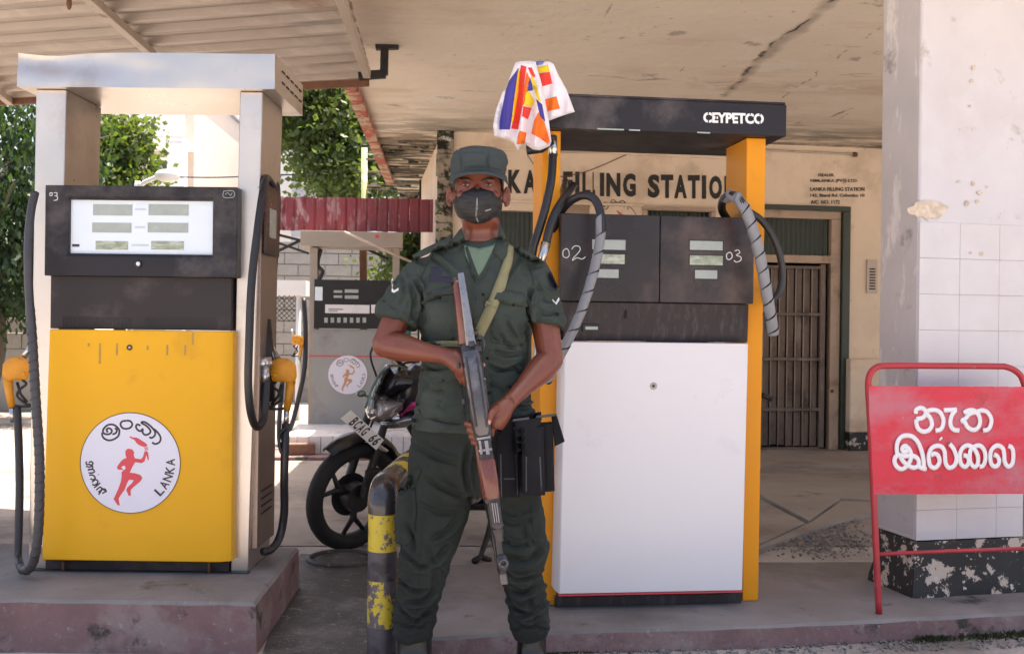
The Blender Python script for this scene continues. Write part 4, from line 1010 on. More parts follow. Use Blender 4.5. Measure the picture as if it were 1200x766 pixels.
# ============================================================ WHITE PUMP (right)
o = G(648,713,zr); RP = Frame((o.x, o.y, zr), 4.0)
wp = thing('fuel_pump', 'white fuel pump with orange posts, black head and numbers 02 and 03', 'fuel pump', M=RP.M)
h2 = RP.hit
ct, cb = h2(780,117).z, h2(780,155).z; xa, xb = h2(640,130).x, h2(922,140).x; x6 = xa-.0
ccan = MB().box(xa,xb,0,.50,cb,ct).build('top_canopy', m_char, wp, bevel=.005)
MB().box(xa+.004,xb-.004,.004,.49,ct+.0005,ct+.010).build('canopy_lid', m_char, ccan, bevel=.003)
text_px(RP,'lettering','CEYPETCO',(824,131.5,895,144,1.8),-.0006,m_white2,ccan,th=.001,bold=.045)
for xx, yy_ in ((830,131.6),(830,143),(839,137.5),(847,131.8),(858,143.4),(866.5,138),(879,132.4),(890.5,133),(890.5,144.5)): # gaps left by the stencil
    p_ = h2(xx, yy_, -.001); MB().box(p_.x-.0022, p_.x+.0022, -.0024, -.0017, p_.z-.009, p_.z+.009).build('stencil_gap', m_char, ccan)
pts_ = [(689,154.5),(705,154.2),(735,155),(746,156)]
text = MB()
for (a_, b_) in (((700,153),(731,154.5)),((737,155.5),(750,157)),((817,157.5),(832,158.2))):
    p, q_ = h2(*a_), h2(*b_); MB().box(p.x,q_.x,-.0012,-.0002,cb+.0005,cb+.006).build('chipped_edge', m_lcd, ccan)
yf2 = .05; pd2 = .25
p0,p1,q0_,q1_ = h2(875,172,yf2),h2(897.5,172,yf2),h2(870,710,yf2),h2(888.5,710,yf2)
def post(a, b, c, d, m=m_orange):
    MB().hexa([(c,yf2,.001),(d,yf2,.001),(d,yf2+pd2,.001),(c,yf2+pd2,.001)],[(a,yf2,cb-.001),(b,yf2,cb-.001),(b,yf2+pd2,cb-.001),(a,yf2+pd2,cb-.001)]).build('post', m, wp, bevel=.003)
post(p0.x,p1.x,q0_.x,q1_.x)
p0,p1,q0_,q1_ = h2(636,172,yf2),h2(657,172,yf2),h2(630,710,yf2),h2(652,710,yf2)
post(p0.x,p1.x,q0_.x,q1_.x)
# head doors
xm = h2(771,300,-.0).x; X0 = h2(655,300).x; X1 = h2(880.5,300).x; Z1 = h2(770,253.5).z; Z0 = h2(770,354.5).z
MB().box(X0+.01,X1-.01,.012,.30,Z0,Z1-.004).build('head_body', m_brown, wp, bevel=.003)
for (a_, b_, dsp) in ((X0, xm-.0012, ((694,281,733,292.5),(694,298,732,309),(700,315.5,725,325.5))), (xm+.0012, X1, ((808.5,282.5,847,293),(808.5,299.5,847,310.5),(814.5,316.5,840.5,326.5)))):
    dr = MB().box(a_,b_,-.03,.010,Z0,Z1).build('head_door', m_head, wp, bevel=.003)
    for k, b in enumerate(dsp):
        on(RP,'readout_bezel',(b[0]-1.2,b[1]-1.2,b[2]+1.2,b[3]+1.2),-.0312,-.0301,m_blackst,dr)
        on(RP,'readout',b,-.0325,-.0313,(m_lcd if k != 1 else m_lcdg),dr)
strokes_px(RP,'hand_number',[[(664,291),(660,294),(660,300),(664,302),(667,299),(666,293),(663,291)],[(670,292),(673,288.5),(678,288.5),(680,292),(677,297),(672,302),(671,305),(676,302),(682,303.5),(686,301)]],1.2,-.0305,m_handw,wp)
strokes_px(RP,'hand_number',[[(854,296),(851.5,298),(852,303),(855,304),(858,301),(857,296.5),(854,295.5)],[(861,294),(865,293),(867,296),(863,299),(868,301),(868,305),(863,307),(860,305)]],1.2,-.0305,m_handw,wp)
# sloping service panel under the head
za, zb_ = h2(770,355).z, h2(770,400).z
MB().add([(X0+.004,-.012,za),(X1-.012,-.012,za),(h2(877,400,.02).x,.028,zb_),(h2(662,400,.02).x,.028,zb_),(X0+.004,.2,za),(X1-.012,.2,za),(h2(877,400,.02).x,.2,zb_),(h2(662,400,.02).x,.2,zb_)],
    [(0,1,2,3),(4,7,6,5),(0,3,7,4),(1,5,6,2),(0,4,5,1),(3,2,6,7)]).build('service_panel', m_smear, wp, bevel=.003)
on(RP,'key_slot',(732.5,363,734.8,373),-.006,.01,m_void,wp)
pl = on(RP,'maker_plate',(683,380,703,388),.004,.03,m_blackst,wp,.001); on(RP,'plate_face',(686,382.5,700.5,386),.0025,.0038,m_lcd,pl)
# white door with chamfered left edge
a, b, c, d = h2(662,401,-.035), h2(877,401.5,-.035), h2(870,692.5,-.035), h2(655,695,-.035)
e0_, e1_ = h2(656,401,-.0), h2(648.5,692,-.0)
zt_, zb_ = (a.z+b.z)/2, (c.z+d.z)/2
MB().add([(e1_.x,.0,zb_+.01),(d.x,-.035,zb_),(c.x,-.035,zb_),(c.x,.08,zb_),(e1_.x,.08,zb_+.01),(e0_.x,.0,zt_),(a.x,-.035,zt_),(b.x,-.035,zt_),(b.x,.08,zt_),(e0_.x,.08,zt_)],
     [(0,1,6,5),(1,2,7,6),(2,3,8,7),(3,4,9,8),(4,0,5,9),(4,3,2,1,0),(5,6,7,8,9)]).build('white_door', m_panelw, wp, bevel=.004)
MB().lathe([(.0,.0),(.0145,.0),(.013,.004),(.0,.005)], 18, 0, Matrix.Translation(h2(766,452,-.035)) @ Matrix.Rotation(pi/2,4,'X')).build('door_lock', m_lcd, wp, smooth=True, auto=40)
MB().ball(h2(766,452,-.041), .006).build('lock_pin', m_rust, wp, smooth=True)
MB().box(d.x, c.x, -.0345, -.01, zb_-.007, zb_-.0012).build('red_edge_trim', m_lred, wp)
on(RP,'plinth',(651,697,868.5,713),.02,.28,m_smear,wp,.002)
on(RP,'base_frame',(648,710.5,868.5,713.5),.008,.018,m_blackst,wp,.001)
# inner shelf behind the head and pipes
MB().tube([h2(663,210,.20),h2(640,300,.20)], .012, 8).build('conduit', m_chrome, wp, smooth=True)
MB().tube(H1([(634,330,4.0),(629,420,4.0),(620,440,4.0)]), .012, 8).build('conduit', m_chrome, wp, world=True, smooth=True)
# hoses, left side
R_ = .0165
MB().tube(H1([(648,160,3.98),(648,182,3.96)]), [.016,.019], 12).build('hose_fitting', m_chrome, wp, world=True, smooth=True)
hose('supply_hose', H1([(648,180,3.96),(646,210,3.92),(640,240,3.9),(632,268,3.9),(625,290,3.9),(622,310,3.92)]), R_, m_hose, wp)
hose('supply_hose', H1([(672,217,4.0),(664,228,3.95),(653,245,3.9),(645,264,3.88),(640,285,3.88)]), R_, m_hose, wp)
MB().tube(H1([(640,284,3.88),(636,300,3.88),(633,312,3.88)]), [.019,.016,.016], 12).build('hose_fitting', m_chrome, wp, world=True, smooth=True)
c1 = [(646,275,4.02),(655,252,3.98),(668,236,3.92),(684,229,3.87),(697,234,3.84),(704,252,3.82),(704,276,3.81),(699,305,3.80),(691,335,3.79),(680,368,3.78),(667,396,3.78),(652,425,3.80),(640,448,3.82)]
hose('delivery_hose', H1(c1), R_*.98, m_hose, wp)
spiral('spiral_wrap', H1(c1[5:]), R_*1.05, m_wrap, wp, turn=.075, gap=.05)
# hoses, right side
hose('delivery_hose', H1([(853,258,4.2),(846,246,4.1),(848,234,3.98),(858,229,3.9),(868,236,3.86),(879,258,3.85),(888,290,3.85),(895,325,3.85),(900,360,3.87),(905,388,3.9)]), .0165, m_hose, wp)
spiral('spiral_wrap', H1([(848,236,4.0),(856,229,3.92),(867,235,3.86),(878,256,3.85),(887,286,3.85),(894,318,3.85),(900,352,3.86),(905,380,3.89),(906,392,3.9)]), .0205, m_wrap, wp, turn=.06, gap=.05)
hose('supply_hose', H1([(878,248,3.98),(892,258,3.98),(905,276,3.98),(914,300,3.99),(917,322,4.0),(913,342,4.0),(905,352,4.0),(899,358,4.0)]), .014, m_hose, wp)
MB().tube(H1([(892,462,4.3),(904,467,4.3)]), .012, 8).build('nozzle_tip', m_blackst, wp, world=True, smooth=True)

# ============================================================ GREY PUMP (background)
GP = Frame(G(362,506,.11)+Vector((0,0,0)), 3)
ti = thing('tiled_plinth', 'low white tiled plinth under the grey pump in the background', 'plinth', M=Matrix.Translation((GP.o.x, GP.o.y, 0)))
IF = Frame(G(338,536,0), 3)
tz1 = IF.hit(400,511).z; tx0 = IF.hit(334,520).x; tx1 = IF.hit(500,520).x
mb = MB().box(tx0,tx1,.004,1.1,0,tz1-.004); o_ = mb.build('core', m_isl, ti); o_.data.transform(rootM(ti).inverted() @ IF.M)
mb = MB().box(tx0-.15,tx1+.1,-.22,1.3,-.02,.035); o_ = mb.build('red_step', m_curb, ti, bevel=.01); o_.data.transform(rootM(ti).inverted() @ IF.M)
nt_ = 12; m_wt = mat('white_plinth_tile', (.72,.69,.68), .3, var=.05, vs=4)
for i in range(nt_):
    x = tx0+(tx1-tx0)*i/nt_; o_ = MB().box(x+.003,x+(tx1-tx0)/nt_-.003,-.008,.003,.037,tz1).build('tile', m_wt, ti, bevel=.002, seg=1); o_.data.transform(rootM(ti).inverted() @ IF.M)
o_ = MB().box(tx0,tx1,-.004,1.1,tz1-.003,tz1+.002).build('top', m_wt, ti); o_.data.transform(rootM(ti).inverted() @ IF.M)
br = thing('loose_brick', 'broken brown brick lying against the white tiled plinth', 'brick', tuple(G(354,533,.036)))
M_ = Matrix.Translation(G(354,532,.036)) @ Matrix.Rotation(.15,4,'Z')
m_brick = mat('brown_brick', (.22,.11,.075), .9, var=.3, vs=12, bump=.8)
o_ = MB().box(-.12,.11,-.06,.06,0,.10).build('block', m_brick, br, bevel=.012); o_.data.transform(rootM(br).inverted() @ M_)
gp = thing('fuel_pump', 'old grey fuel pump with black head behind the motorbike', 'fuel pump', M=GP.M)
h3 = GP.hit
gb = lambda nm, b, ya, yb, m, par=gp, bev=.003: box_px(GP, nm, b, ya, yb, m, par, bev)
m_gcream = mat('grey_pump_cream', (.33,.275,.225), .5, var=.08)
m_fred0 = mat('faded_label_ink', (.25,.22,.2), .6, bump=0)
gcan = gb('top_canopy', (352,271,472,289), -.06, .4, m_gcream)
gb('post', (362,290,371,506), 0, .3, m_gcream); gb('post', (459,290,467,506), 0, .3, m_gcream)
gb('head', (368,328,459,385), -.03, .3, m_blackst)
m_gpan = mat('grey_enamel', (.30,.30,.285), .5, var=.08, vs=2, spots=[((.22,.2,.19), 3, .55, .7)])
gb('cabinet', (366,386,459,503), -.01, .3, m_gpan); gb('red_stripe', (362,416.5,459,418.2), -.0125, -.0105, m_lred)
for b in ((391,340,401,343),(404,339,420,343),(391,346,401,349),(404,346,420,350)): gb('readout', b, -.033, -.0305, m_lcd)
gb('label_strip', (381,357,433,367), -.034, -.0305, m_wt); gb('label_strip', (435,357,459,367), -.034, -.0305, m_wt); gb('sticker', (369,336,378,352), -.033, -.0305, m_disp)
gb('label_print', (385,361.5,402,363), -.0348, -.0342, m_fred0); gb('label_print', (385,364,396,365), -.0348, -.0342, m_fred0)
for k in range(7): gb('button', (380+k*7.5,372,384+k*7.5,378), -.033, -.0305, m_lcd)
m_fred = mat('faded_orange', (.55,.28,.15), .6)
m_fink = mat('faded_ink', (.28,.23,.2), .6)
runner_emblem(GP, 407.5, 439, 23, -.0125, gp, m_fred, m_fink)
gb('red_mark', (440,275,444,279), -.063, -.0605, m_lred, gcan); text_px(GP,'lettering','TATSUNO',(446,276,459,279.5),-.0605,m_fred,gcan,th=.001)
hose('hose', [GP.M @ q for q in (h3(376,292,.05),h3(372,310,.03),h3(378,318,.02),h3(374,328,.0))], .02, m_hose, gp)
gn = nozzle2('orange nozzle hanging at the left side of the grey background pump', 9.6, (349,398), 1, .42)
hose('hose', H1([(356,350,9.7),(358,385,9.65),(357,430,9.6),(349,470,9.6),(341,500,9.55),(330,520,9.5),(327,500,9.6),(332,430,9.6)]), .022, m_hose, gn)
# ============================================================ flags bunched on the canopy
m_fw = mat('flag_white', (.80,.76,.80), .8, var=.04, sheen=.2, bump=.2, bs=200, bd=.001)
m_fb = mat('flag_blue', (.055,.045,.30), .8, bump=.2); m_fy = mat('flag_yellow', (.85,.60,.02), .8, bump=.2)
m_fr = mat('flag_red', (.78,.045,.03), .8, bump=.2); m_fo = mat('flag_orange', (.85,.17,.012), .8, bump=.2); m_fl = mat('flag_light_blue', (.20,.24,.55), .8, bump=.2)
q_ = lambda L: [(560+x/5.107, 50+y/5.107) for x, y in L]
fg = thing('flag_bunch', 'bunch of striped blue, yellow, red, white and orange flags tied on the white pump canopy', 'flags', tuple(P(622,190,3.82)))
def folds(px, py):
    return .022*sin((px-600)*.36+(py-60)*.04)+.006*sin((px-580)*.7+1.0+(py)*.03)
def relief(name, poly, D0, fn, th, m, par, step=2.5, edge=4):
    poly = densify(poly, step); ov, of, n, dist, ins = tri_poly(poly, step); fr_, bk = [], []
    for q in ov:
        e = min(1, dist(q.x, q.y)/edge); e = sin(e*pi/2); g = 1-math.exp(-max(0,(q.y-66))/35)
        fr_.append(P(q.x, q.y, D0-fn(q.x, q.y)*g*(.4+.6*e)-th*e)); bk.append(P(q.x, q.y, D0+th*.4))
    N = len(fr_); cnt = {}
    for f in of:
        for i in range(len(f)): cnt[(f[i], f[(i+1) % len(f)])] = 1
    bd = [(a, b) for (a, b) in cnt if (b, a) not in cnt]
    fs = [tuple(f) for f in of]+[tuple(N+i for i in reversed(f)) for f in of]+[(b, a, N+a, N+b) for a, b in bd]
    return MB().add(fr_+bk, fs).build(name, m, par, world=True, smooth=True, auto=70)
sh1 = relief('white_cloth', q_([(350,112),(430,115),(455,130),(480,190),(530,280),(580,415),(500,440),(420,470),(380,470),(345,300)]), 3.86, lambda a,b: folds(a,b)*.5, .012, m_fw, fg)
sh2 = relief('white_cloth', q_([(225,120),(250,112),(300,108),(345,115),(380,240),(400,330),(425,470),(440,590),(430,620),(370,645),(330,640),(270,600),(240,645),(215,600),(170,580),(100,560),(90,500),(110,400),(150,290),(165,285),(205,170)]), 3.80, folds, .03, m_fw, fg)
b1 = bvh_of(sh1); b2 = bvh_of(sh2)
def fp(nm, L, bv, m, th=.0015): patch(nm, q_(L), bv, 3.80, th*1.2+.004, m, fg, step=1.6, edge=.8, skirt=.006)
fp('red_panel', [(345,190),(430,175),(445,245),(368,268)], b1, m_fr); fp('yellow_panel', [(350,150),(420,132),(430,172),(348,187)], b1, m_fy)
fp('light_blue_panel', [(335,112),(400,112),(385,133),(345,135)], b1, m_fl, .003); fp('orange_panel', [(385,345),(470,322),(492,395),(400,415)], b1, m_fo)
fp('blue_stripe', [(245,150),(185,230),(165,290),(130,470),(128,520),(192,520),(200,470),(225,300)], b2, m_fb)
fp('yellow_stripe', [(240,168),(252,170),(245,300),(215,470),(200,478),(218,330)], b2, m_fy, .0025)
fp('red_stripe', [(258,135),(248,200),(228,370),(200,515),(240,520),(270,370),(278,250),(290,145)], b2, m_fr)
fp('orange_stripe', [(292,175),(272,300),(265,370),(272,375),(292,340),(300,300),(312,215)], b2, m_fo)
fp('blue_stripe', [(312,210),(325,250),(330,285),(312,290),(292,290),(296,262)], b2, m_fb, .003)
fp('yellow_stripe', [(285,290),(310,296),(338,350),(320,388),(276,372),(278,330)], b2, m_fy, .0025)
fp('yellow_stripe', [(320,190),(345,240),(378,355),(360,345),(336,280),(318,215)], b2, m_fy, .003)
fp('red_stripe', [(272,380),(322,392),(300,460),(264,440)], b2, m_fr, .0025)
fp('red_stripe', [(300,150),(322,150),(345,200),(335,210),(316,190)], b2, m_fr, .003)
fp('orange_stripe', [(250,528),(292,540),(280,605),(232,610),(238,560)], b2, m_fo)
fp('orange_stripe', [(362,415),(400,480),(432,590),(425,612),(370,570),(320,545),(335,470)], b2, m_fo)
fp('blue_stripe', [(348,338),(385,370),(404,475),(372,440)], b2, m_fb, .003)
MB().tube(H1([(617,176,3.86),(634,174,3.86),(645,166,3.9)]), .018, 8).build('tie_knot', m_hose, fg, world=True, smooth=True)
# ============================================================ red sign frame
m_sred = mat('red_sign_paint', (.60,.016,.045), .40, var=.12, vs=4, bump=.8, bs=16, bd=.006, spots=[((.50,.12,.16), 2.6, .44, .62, (1,1,1.8)), ((.36,.02,.03), 6, .60, .70), ((.55,.25,.28), 22, .68, .74)])
m_sredt = mat('red_tube_paint', (.42,.03,.04), .4, var=.15, vs=8, bump=.2, spots=[((.30,.16,.14), 14, .62, .68)])
SF = Frame(G(1030,719,zr), 9)
sg = thing('red_sign_board', 'red board on a tube frame with white Sinhala and Tamil lettering, before the column', 'sign', M=SF.M)
hs = SF.hit
fr_ = [hs(1030,718,0),hs(1027,650,.005),hs(1023,560,.01),hs(1019,480,.015),hs(1017.5,455,.015),hs(1019,440,.015),hs(1026,431,.015),hs(1040,428.5,.015),hs(1100,428.5,.015),hs(1165,429,.015),hs(1180,430,.015),hs(1192,436,.015),hs(1199,446,.015),hs(1203,470,.015),hs(1208,560,.01),hs(1214,700,.0)]
MB().tube(cr(fr_, 5), .0125, 12).build('tube_frame', m_sredt, sg, smooth=True)
MB().tube([hs(1026.5,649,.005), hs(1120,645,.005), hs(1212,642,.005)], .008, 8).build('cross_bar', m_sredt, sg, smooth=True)
# slightly buckled sheet
nx, nz = 36, 24; vs = []; fs = []
cA, cB, cC, cD = hs(1026,577.5,.0), hs(1204,578,.0), hs(1204,453,.0), hs(1017,452,.0)
cA = hs(1023,579,0)
for k_ in (0,1):
    for j in range(nz+1):
        for i in range(nx+1):
            u, v = i/nx, j/nz; p = (cA*(1-u)+cB*u)*(1-v)+(cD*(1-u)+cC*u)*v
            d = noise.noise(Vector((u*5,v*3.5,1)))*.0035+noise.noise(Vector((u*14,v*9,1)))*.0012
            edge_ = .002*(random.random()-.5) if j in (0,nz) else 0
            vs.append((p.x, -.004+d+k_*.0016, p.z+edge_))
M1 = (nx+1)*(nz+1)
for j in range(nz):
    for i in range(nx):
        a = j*(nx+1)+i; fs.append((a,a+1,a+nx+2,a+nx+1)); fs.append((M1+a,M1+a+nx+1,M1+a+nx+2,M1+a+1))
for i in range(nx): fs.append((i,M1+i,M1+i+1,i+1)); a = nz*(nx+1)+i; fs.append((a,a+1,M1+a+1,M1+a))
for j in range(nz): a = j*(nx+1); fs.append((a,a+nx+1,M1+a+nx+1,M1+a)); a += nx; fs.append((a,M1+a,M1+a+nx+1,a+nx+1))
board = MB().add(vs, fs).build('board', m_sred, sg, smooth=True, auto=50)
m_sw = mat('white_brush_lettering', (.80,.77,.78), .55, var=.04, bump=.3, bs=40)
t2 = lambda L: [(1010+x/4.258, 420+y/4.258) for x, y in L]
W1 = 7.6
def stl(*lines, w_=W1): strokes_px(SF, 'letter', [t2(l) for l in lines], w_, -.0085, m_sw, board, flat=.45, n=6)
# upper row
def gl(ox, oy, k, *lines, w_=7.4): strokes_px(SF, 'letter', [[(ox+x/k, oy+y/k) for x, y in l] for l in lines], w_, -.0085, m_sw, board, flat=.4, n=5)
u = (1065, 465, 11.43)
gl(*u, [(95,222),(96,175),(150,145),(205,165),(228,212),(190,275),(100,296)], [(228,212),(288,285),(308,370),(270,440),(200,462),(130,430),(102,365),(100,296)], [(235,188),(330,172),(415,205),(462,300),(450,395),(415,438),(355,448)])
gl(*u, [(468,176),(560,172),(640,168)], [(630,172),(580,235),(555,320),(565,395),(605,438),(672,446)])
gl(*u, [(735,213),(790,182),(850,176),(902,202),(945,265),(950,360),(905,428),(840,436),(780,395),(750,338),(712,318),(760,285),(815,225),(900,200)], [(900,200),(985,178),(1058,212),(1104,300),(1090,390),(1050,438),(993,448)])
u = (1040, 500, 13.21)
gl(*u, [(562,650),(558,520),(528,380),(478,250),(400,160),(310,132),(220,150),(160,222),(142,330),(165,425),(260,450),(380,445),(455,480),(485,545),(470,605),(400,630),(320,598),(245,535),(195,460)],
   [(310,345),(290,300),(250,300),(228,345),(250,385),(290,380),(308,345)], [(310,310),(352,380),(365,470),(330,560),(270,630),(200,650),(140,610),(108,540),(120,470),(160,425)], [(470,605),(540,640),(600,650)])
gl(*u, [(672,438),(725,412),(782,445),(805,530),(770,608),(715,632),(662,600),(640,520),(642,420),(682,330),(755,292),(832,305),(880,372),(890,470),(902,570),(950,630),(1022,608),(1060,540),(1064,450),(1020,335),(962,262)])
strokes_px(SF,'letter_dot',[[(1040+812/13.21,500+170/13.21),(1040+830/13.21,500+192/13.21)]],7.0,-.0085,m_sw,board,flat=.4)
u = (1115, 505, 13.21)
gl(*u, [(182,372),(232,385),(268,440),(255,510),(205,552),(145,505),(130,400),(142,310),(190,240),(262,220),(330,255),(388,335),(412,430),(398,520),(350,552),(295,490),(280,390),(295,290),(340,245),(402,220),(472,245),(520,340),(520,460),(480,538),(430,548)])
gl(*u, [(655,360),(705,385),(738,455),(718,522),(668,546),(618,508),(600,420),(610,310),(660,242),(722,222),(790,262),(814,350),(820,460),(850,530),(892,546),(940,500),(956,400),(950,300),(922,245),(880,228)])
# ============================================================ guard rail (black and yellow pipe)
m_rail = mat('black_rail_paint', (.030,.026,.028), .28, var=.2, vs=8, bump=.2, coat=.3, spots=[((.10,.05,.04), 5, .6, .7)], rvar=.1)
m_yb = mat('worn_rail_stripe', (.09,.075,.085), .5, var=.25, vs=9, bump=.4, bs=40, spots=[((.50,.37,.025), 12, .492, .52, (1,1,.8), 9), ((.12,.10,.10), 30, .58, .64)])
m_ybb = mat('worn_black_stripe', (.060,.052,.062), .5, var=.35, vs=12, bump=.4, bs=40, spots=[((.022,.018,.022), 9, .48, .56)])
m_yy = mat('yellow_rail_stripe', (.48,.36,.03), .5, var=.2, vs=8, bump=.3, spots=[((.10,.08,.07), 12, .58, .62)])
rl = thing('guard_rail', 'bent pipe guard rail with peeling yellow and black bands, left of the guard', 'guard rail', tuple(G(449,800)))
b0 = P(449,572,3.42); xr0, yr0 = b0.x, b0.y; topz = P(452,556,3.42).z-.0; rr = .048
zz_ = lambda py: P(449,py,3.42-.05).z
for (pa, pb, m) in ((604,648,m_yb),(648,682,m_ybb),(682,738,m_yb),(738,830,m_ybb)):
    za_, zb2 = zz_(pa), max(zz_(pb), 0); MB().tube([(xr0,yr0,zb2+.0005),(xr0,yr0,za_-.0005)], rr, 22).build('pipe_band', m, rl, world=True, smooth=True, auto=60)
ze = zz_(603); pa_ = [Vector((xr0,yr0,ze)), Vector((xr0,yr0,ze+.03)), Vector((xr0+.002,yr0+.014,ze+.058)), Vector((xr0+.005,yr0+.045,ze+.075)), Vector((xr0+.008,yr0+.09,ze+.077))]
MB().tube(cr(pa_, 6), rr*1.05, 22).build('elbow', m_rail, rl, world=True, smooth=True, auto=60)
en = Vector((xr0+.10, yr0+1.15, ze+.07)); st_ = pa_[-1]; dv = en-st_
k = 0; nb = 8
for i in range(nb):
    a = st_+dv*(i/nb); b = st_+dv*((i+1)/nb)
    # bands cut on the slant like painted hazard stripes
    n_ = 20; rs = []
    for p in (a, b):
        r_ = []
        for q in range(n_):
            an = 2*pi*q/n_; off = Vector((cos(an)*rr, 0, sin(an)*rr)); sl = .06*cos(an) if 0 < (p-st_).length < dv.length-.01 else 0
            r_.append(p+off+dv.normalized()*sl)
        rs.append(r_)
    MB().rings(rs).build('pipe_band', m_rail if i % 2 == 0 else m_yy, rl, world=True, smooth=True, auto=60)
MB().tube(cr([en, en+Vector((0,.06,-.005)), en+Vector((0,.10,-.06)), en+Vector((0,.10,-.14))], 6), rr*1.05, 20).build('elbow', m_rail, rl, world=True, smooth=True, auto=60)
MB().tube([(en.x,en.y+.10,0),(en.x,en.y+.10,en.z-.14)], rr, 20).build('pipe_leg', m_rail, rl, world=True, smooth=True, auto=60)
# ============================================================ motorbike behind the guard
m_tyre = mat('tyre_rubber', (.016,.015,.015), .75, var=.2, vs=20, bump=.3, bs=60)
m_bblk = mat('bike_gloss_black', (.010,.010,.013), .32, var=.2, vs=14, bump=0, coat=.2)
m_bmat = mat('bike_matt_black', (.020,.019,.020), .5, var=.2, vs=12)
m_lens = mat('headlamp_lens', (.26,.24,.25), .06, var=.1, vs=10, bump=0, coat=1, spec=.9, spots=[((.70,.68,.70), 22, .54, .60), ((.06,.05,.055), 14, .56, .6)])
m_pink = mat('magenta_decal', (.45,.03,.16), .3, bump=0)
m_vis = mat('greenish_visor_edge', (.16,.20,.17), .12, metal=.5, var=.3, vs=8, bump=0)
m_teal = mat('teal_mirror', (.02,.20,.17), .3, bump=0)
m_plate = mat('plate_white', (.68,.68,.64), .4, bump=0)
o = G(412,638,.004); 
bk = thing('motorbike', 'black motorbike with clear headlamp parked behind the guard rail, leaning on its stand', 'motorbike', M=Matrix.Translation(o) @ Matrix.Rotation(radians(182), 4, 'Z'))
LEAN = Matrix.Rotation(radians(-11), 4, 'X')
# local frame: x forward, y to the rider's left, z up (leaning left: +y is toward the camera)
LEAN = Matrix.Rotation(radians(-11), 4, 'X')
ST = LEAN @ Matrix.Translation((-.06,0,0)) @ Matrix.Rotation(radians(40), 4, 'Z') @ Matrix.Translation((.06,0,0))
def wheel(nm, x, S, r=.288, tw=.045):
    C = Matrix.Translation((x,0,r)); M = S @ C @ Matrix.Rotation(pi/2, 4, 'X')
    w_ = thing_part(nm)
    n = 40; rs = []
    for k in range(n):
        a = 2*pi*k/n; rr_ = []
        for q in range(12):
            t = 2*pi*q/12; ra = r-.05+.05*cos(t)*(1 if cos(t) > 0 else .7); z = tw*sin(t)
            rr_.append(Vector((ra*cos(a), ra*sin(a), z)))
        rs.append(rr_)
    mb = MB(); mb.rings(rs+[rs[0]], caps=False)
    mb.v = [M @ v for v in mb.v]; ty = mb.build('tyre', m_tyre, w_, smooth=True)
    mb = MB(); rs = []
    for k in range(n+1):
        a = 2*pi*k/n; rs.append([Vector((ra*cos(a), ra*sin(a), z)) for ra, z in ((r-.075,-.03),(r-.062,-.03),(r-.062,.03),(r-.075,.03))])
    mb.rings(rs, caps=False); mb.v = [M @ v for v in mb.v]; mb.build('rim', m_bmat, w_, smooth=True, auto=40)
    for k in range(3):
        a0 = 2*pi*k/3+.55
        for da in (-.34,.34):
            mb = MB(); mb.tube([Vector((.04*cos(a0),.04*sin(a0),0)), Vector((.12*cos(a0+da*.12),.12*sin(a0+da*.12),0)), Vector(((r-.07)*cos(a0+da),(r-.07)*sin(a0+da),0))], [.022,.016,.010], 8)
            mb.v = [M @ v for v in mb.v]; mb.build('spoke', m_bmat, w_, smooth=True)
    mb = MB().lathe([(0,-.05),(.075,-.05),(.08,0),(.075,.05),(0,.05)], 18); mb.v = [M @ v for v in mb.v]; mb.build('hub', m_bmat, w_, smooth=True, auto=40)
    mb = MB().lathe([(.05,.034),(.115,.034),(.115,.038),(.05,.038)], 26); mb.v = [M @ v for v in mb.v]; mb.build('brake_disc', m_bmat, w_, auto=40)
def thing_part(nm):
    e = bpy.data.objects.new(nm, None); COL.objects.link(e); e.parent = bk; e.empty_display_size = .05; return e
wheel('front_wheel', 0, ST); wheel('rear_wheel', -1.27, LEAN)
def bp_(nm, mb, M, m, smooth=True, auto=50, bevel=0, par=None):
    mb.v = [M @ Vector(v) for v in mb.v]; return mb.build(nm, m, par or bk, smooth=smooth, auto=auto, bevel=bevel)
for s in (-1, 1):
    mb = MB(); mb.tube([(0,s*.075,.30),(-.10,s*.075,.55),(-.19,s*.075,.80)], [.024,.022,.018], 10); bp_('fork', mb, ST, m_bmat)
# mudguard
mb = MB(); rs = []
for k in range(15):
    a = radians(58+k*7.2); R_m = .335; c = Vector((0,0,.30))
    r_ = []
    for q in range(7):
        t = -1+q/3; r_.append(c+Vector(((R_m-.035*t*t)*cos(a), t*.065*(1 if 1 < k < 12 else .7), (R_m-.035*t*t)*sin(a))))
    rs.append(r_)
vs = [p for r_ in rs for p in r_]; fs = [(i*7+j, i*7+j+1, (i+1)*7+j+1, (i+1)*7+j) for i in range(14) for j in range(6)]
mb.add(vs, fs); mb.v += [v-Vector((0,0,.006)) for v in vs]; mb.f += [tuple(len(vs)+i for i in f[::-1]) for f in fs]; mb.m += [0]*len(fs)
bp_('front_mudguard', mb, ST, m_bblk)
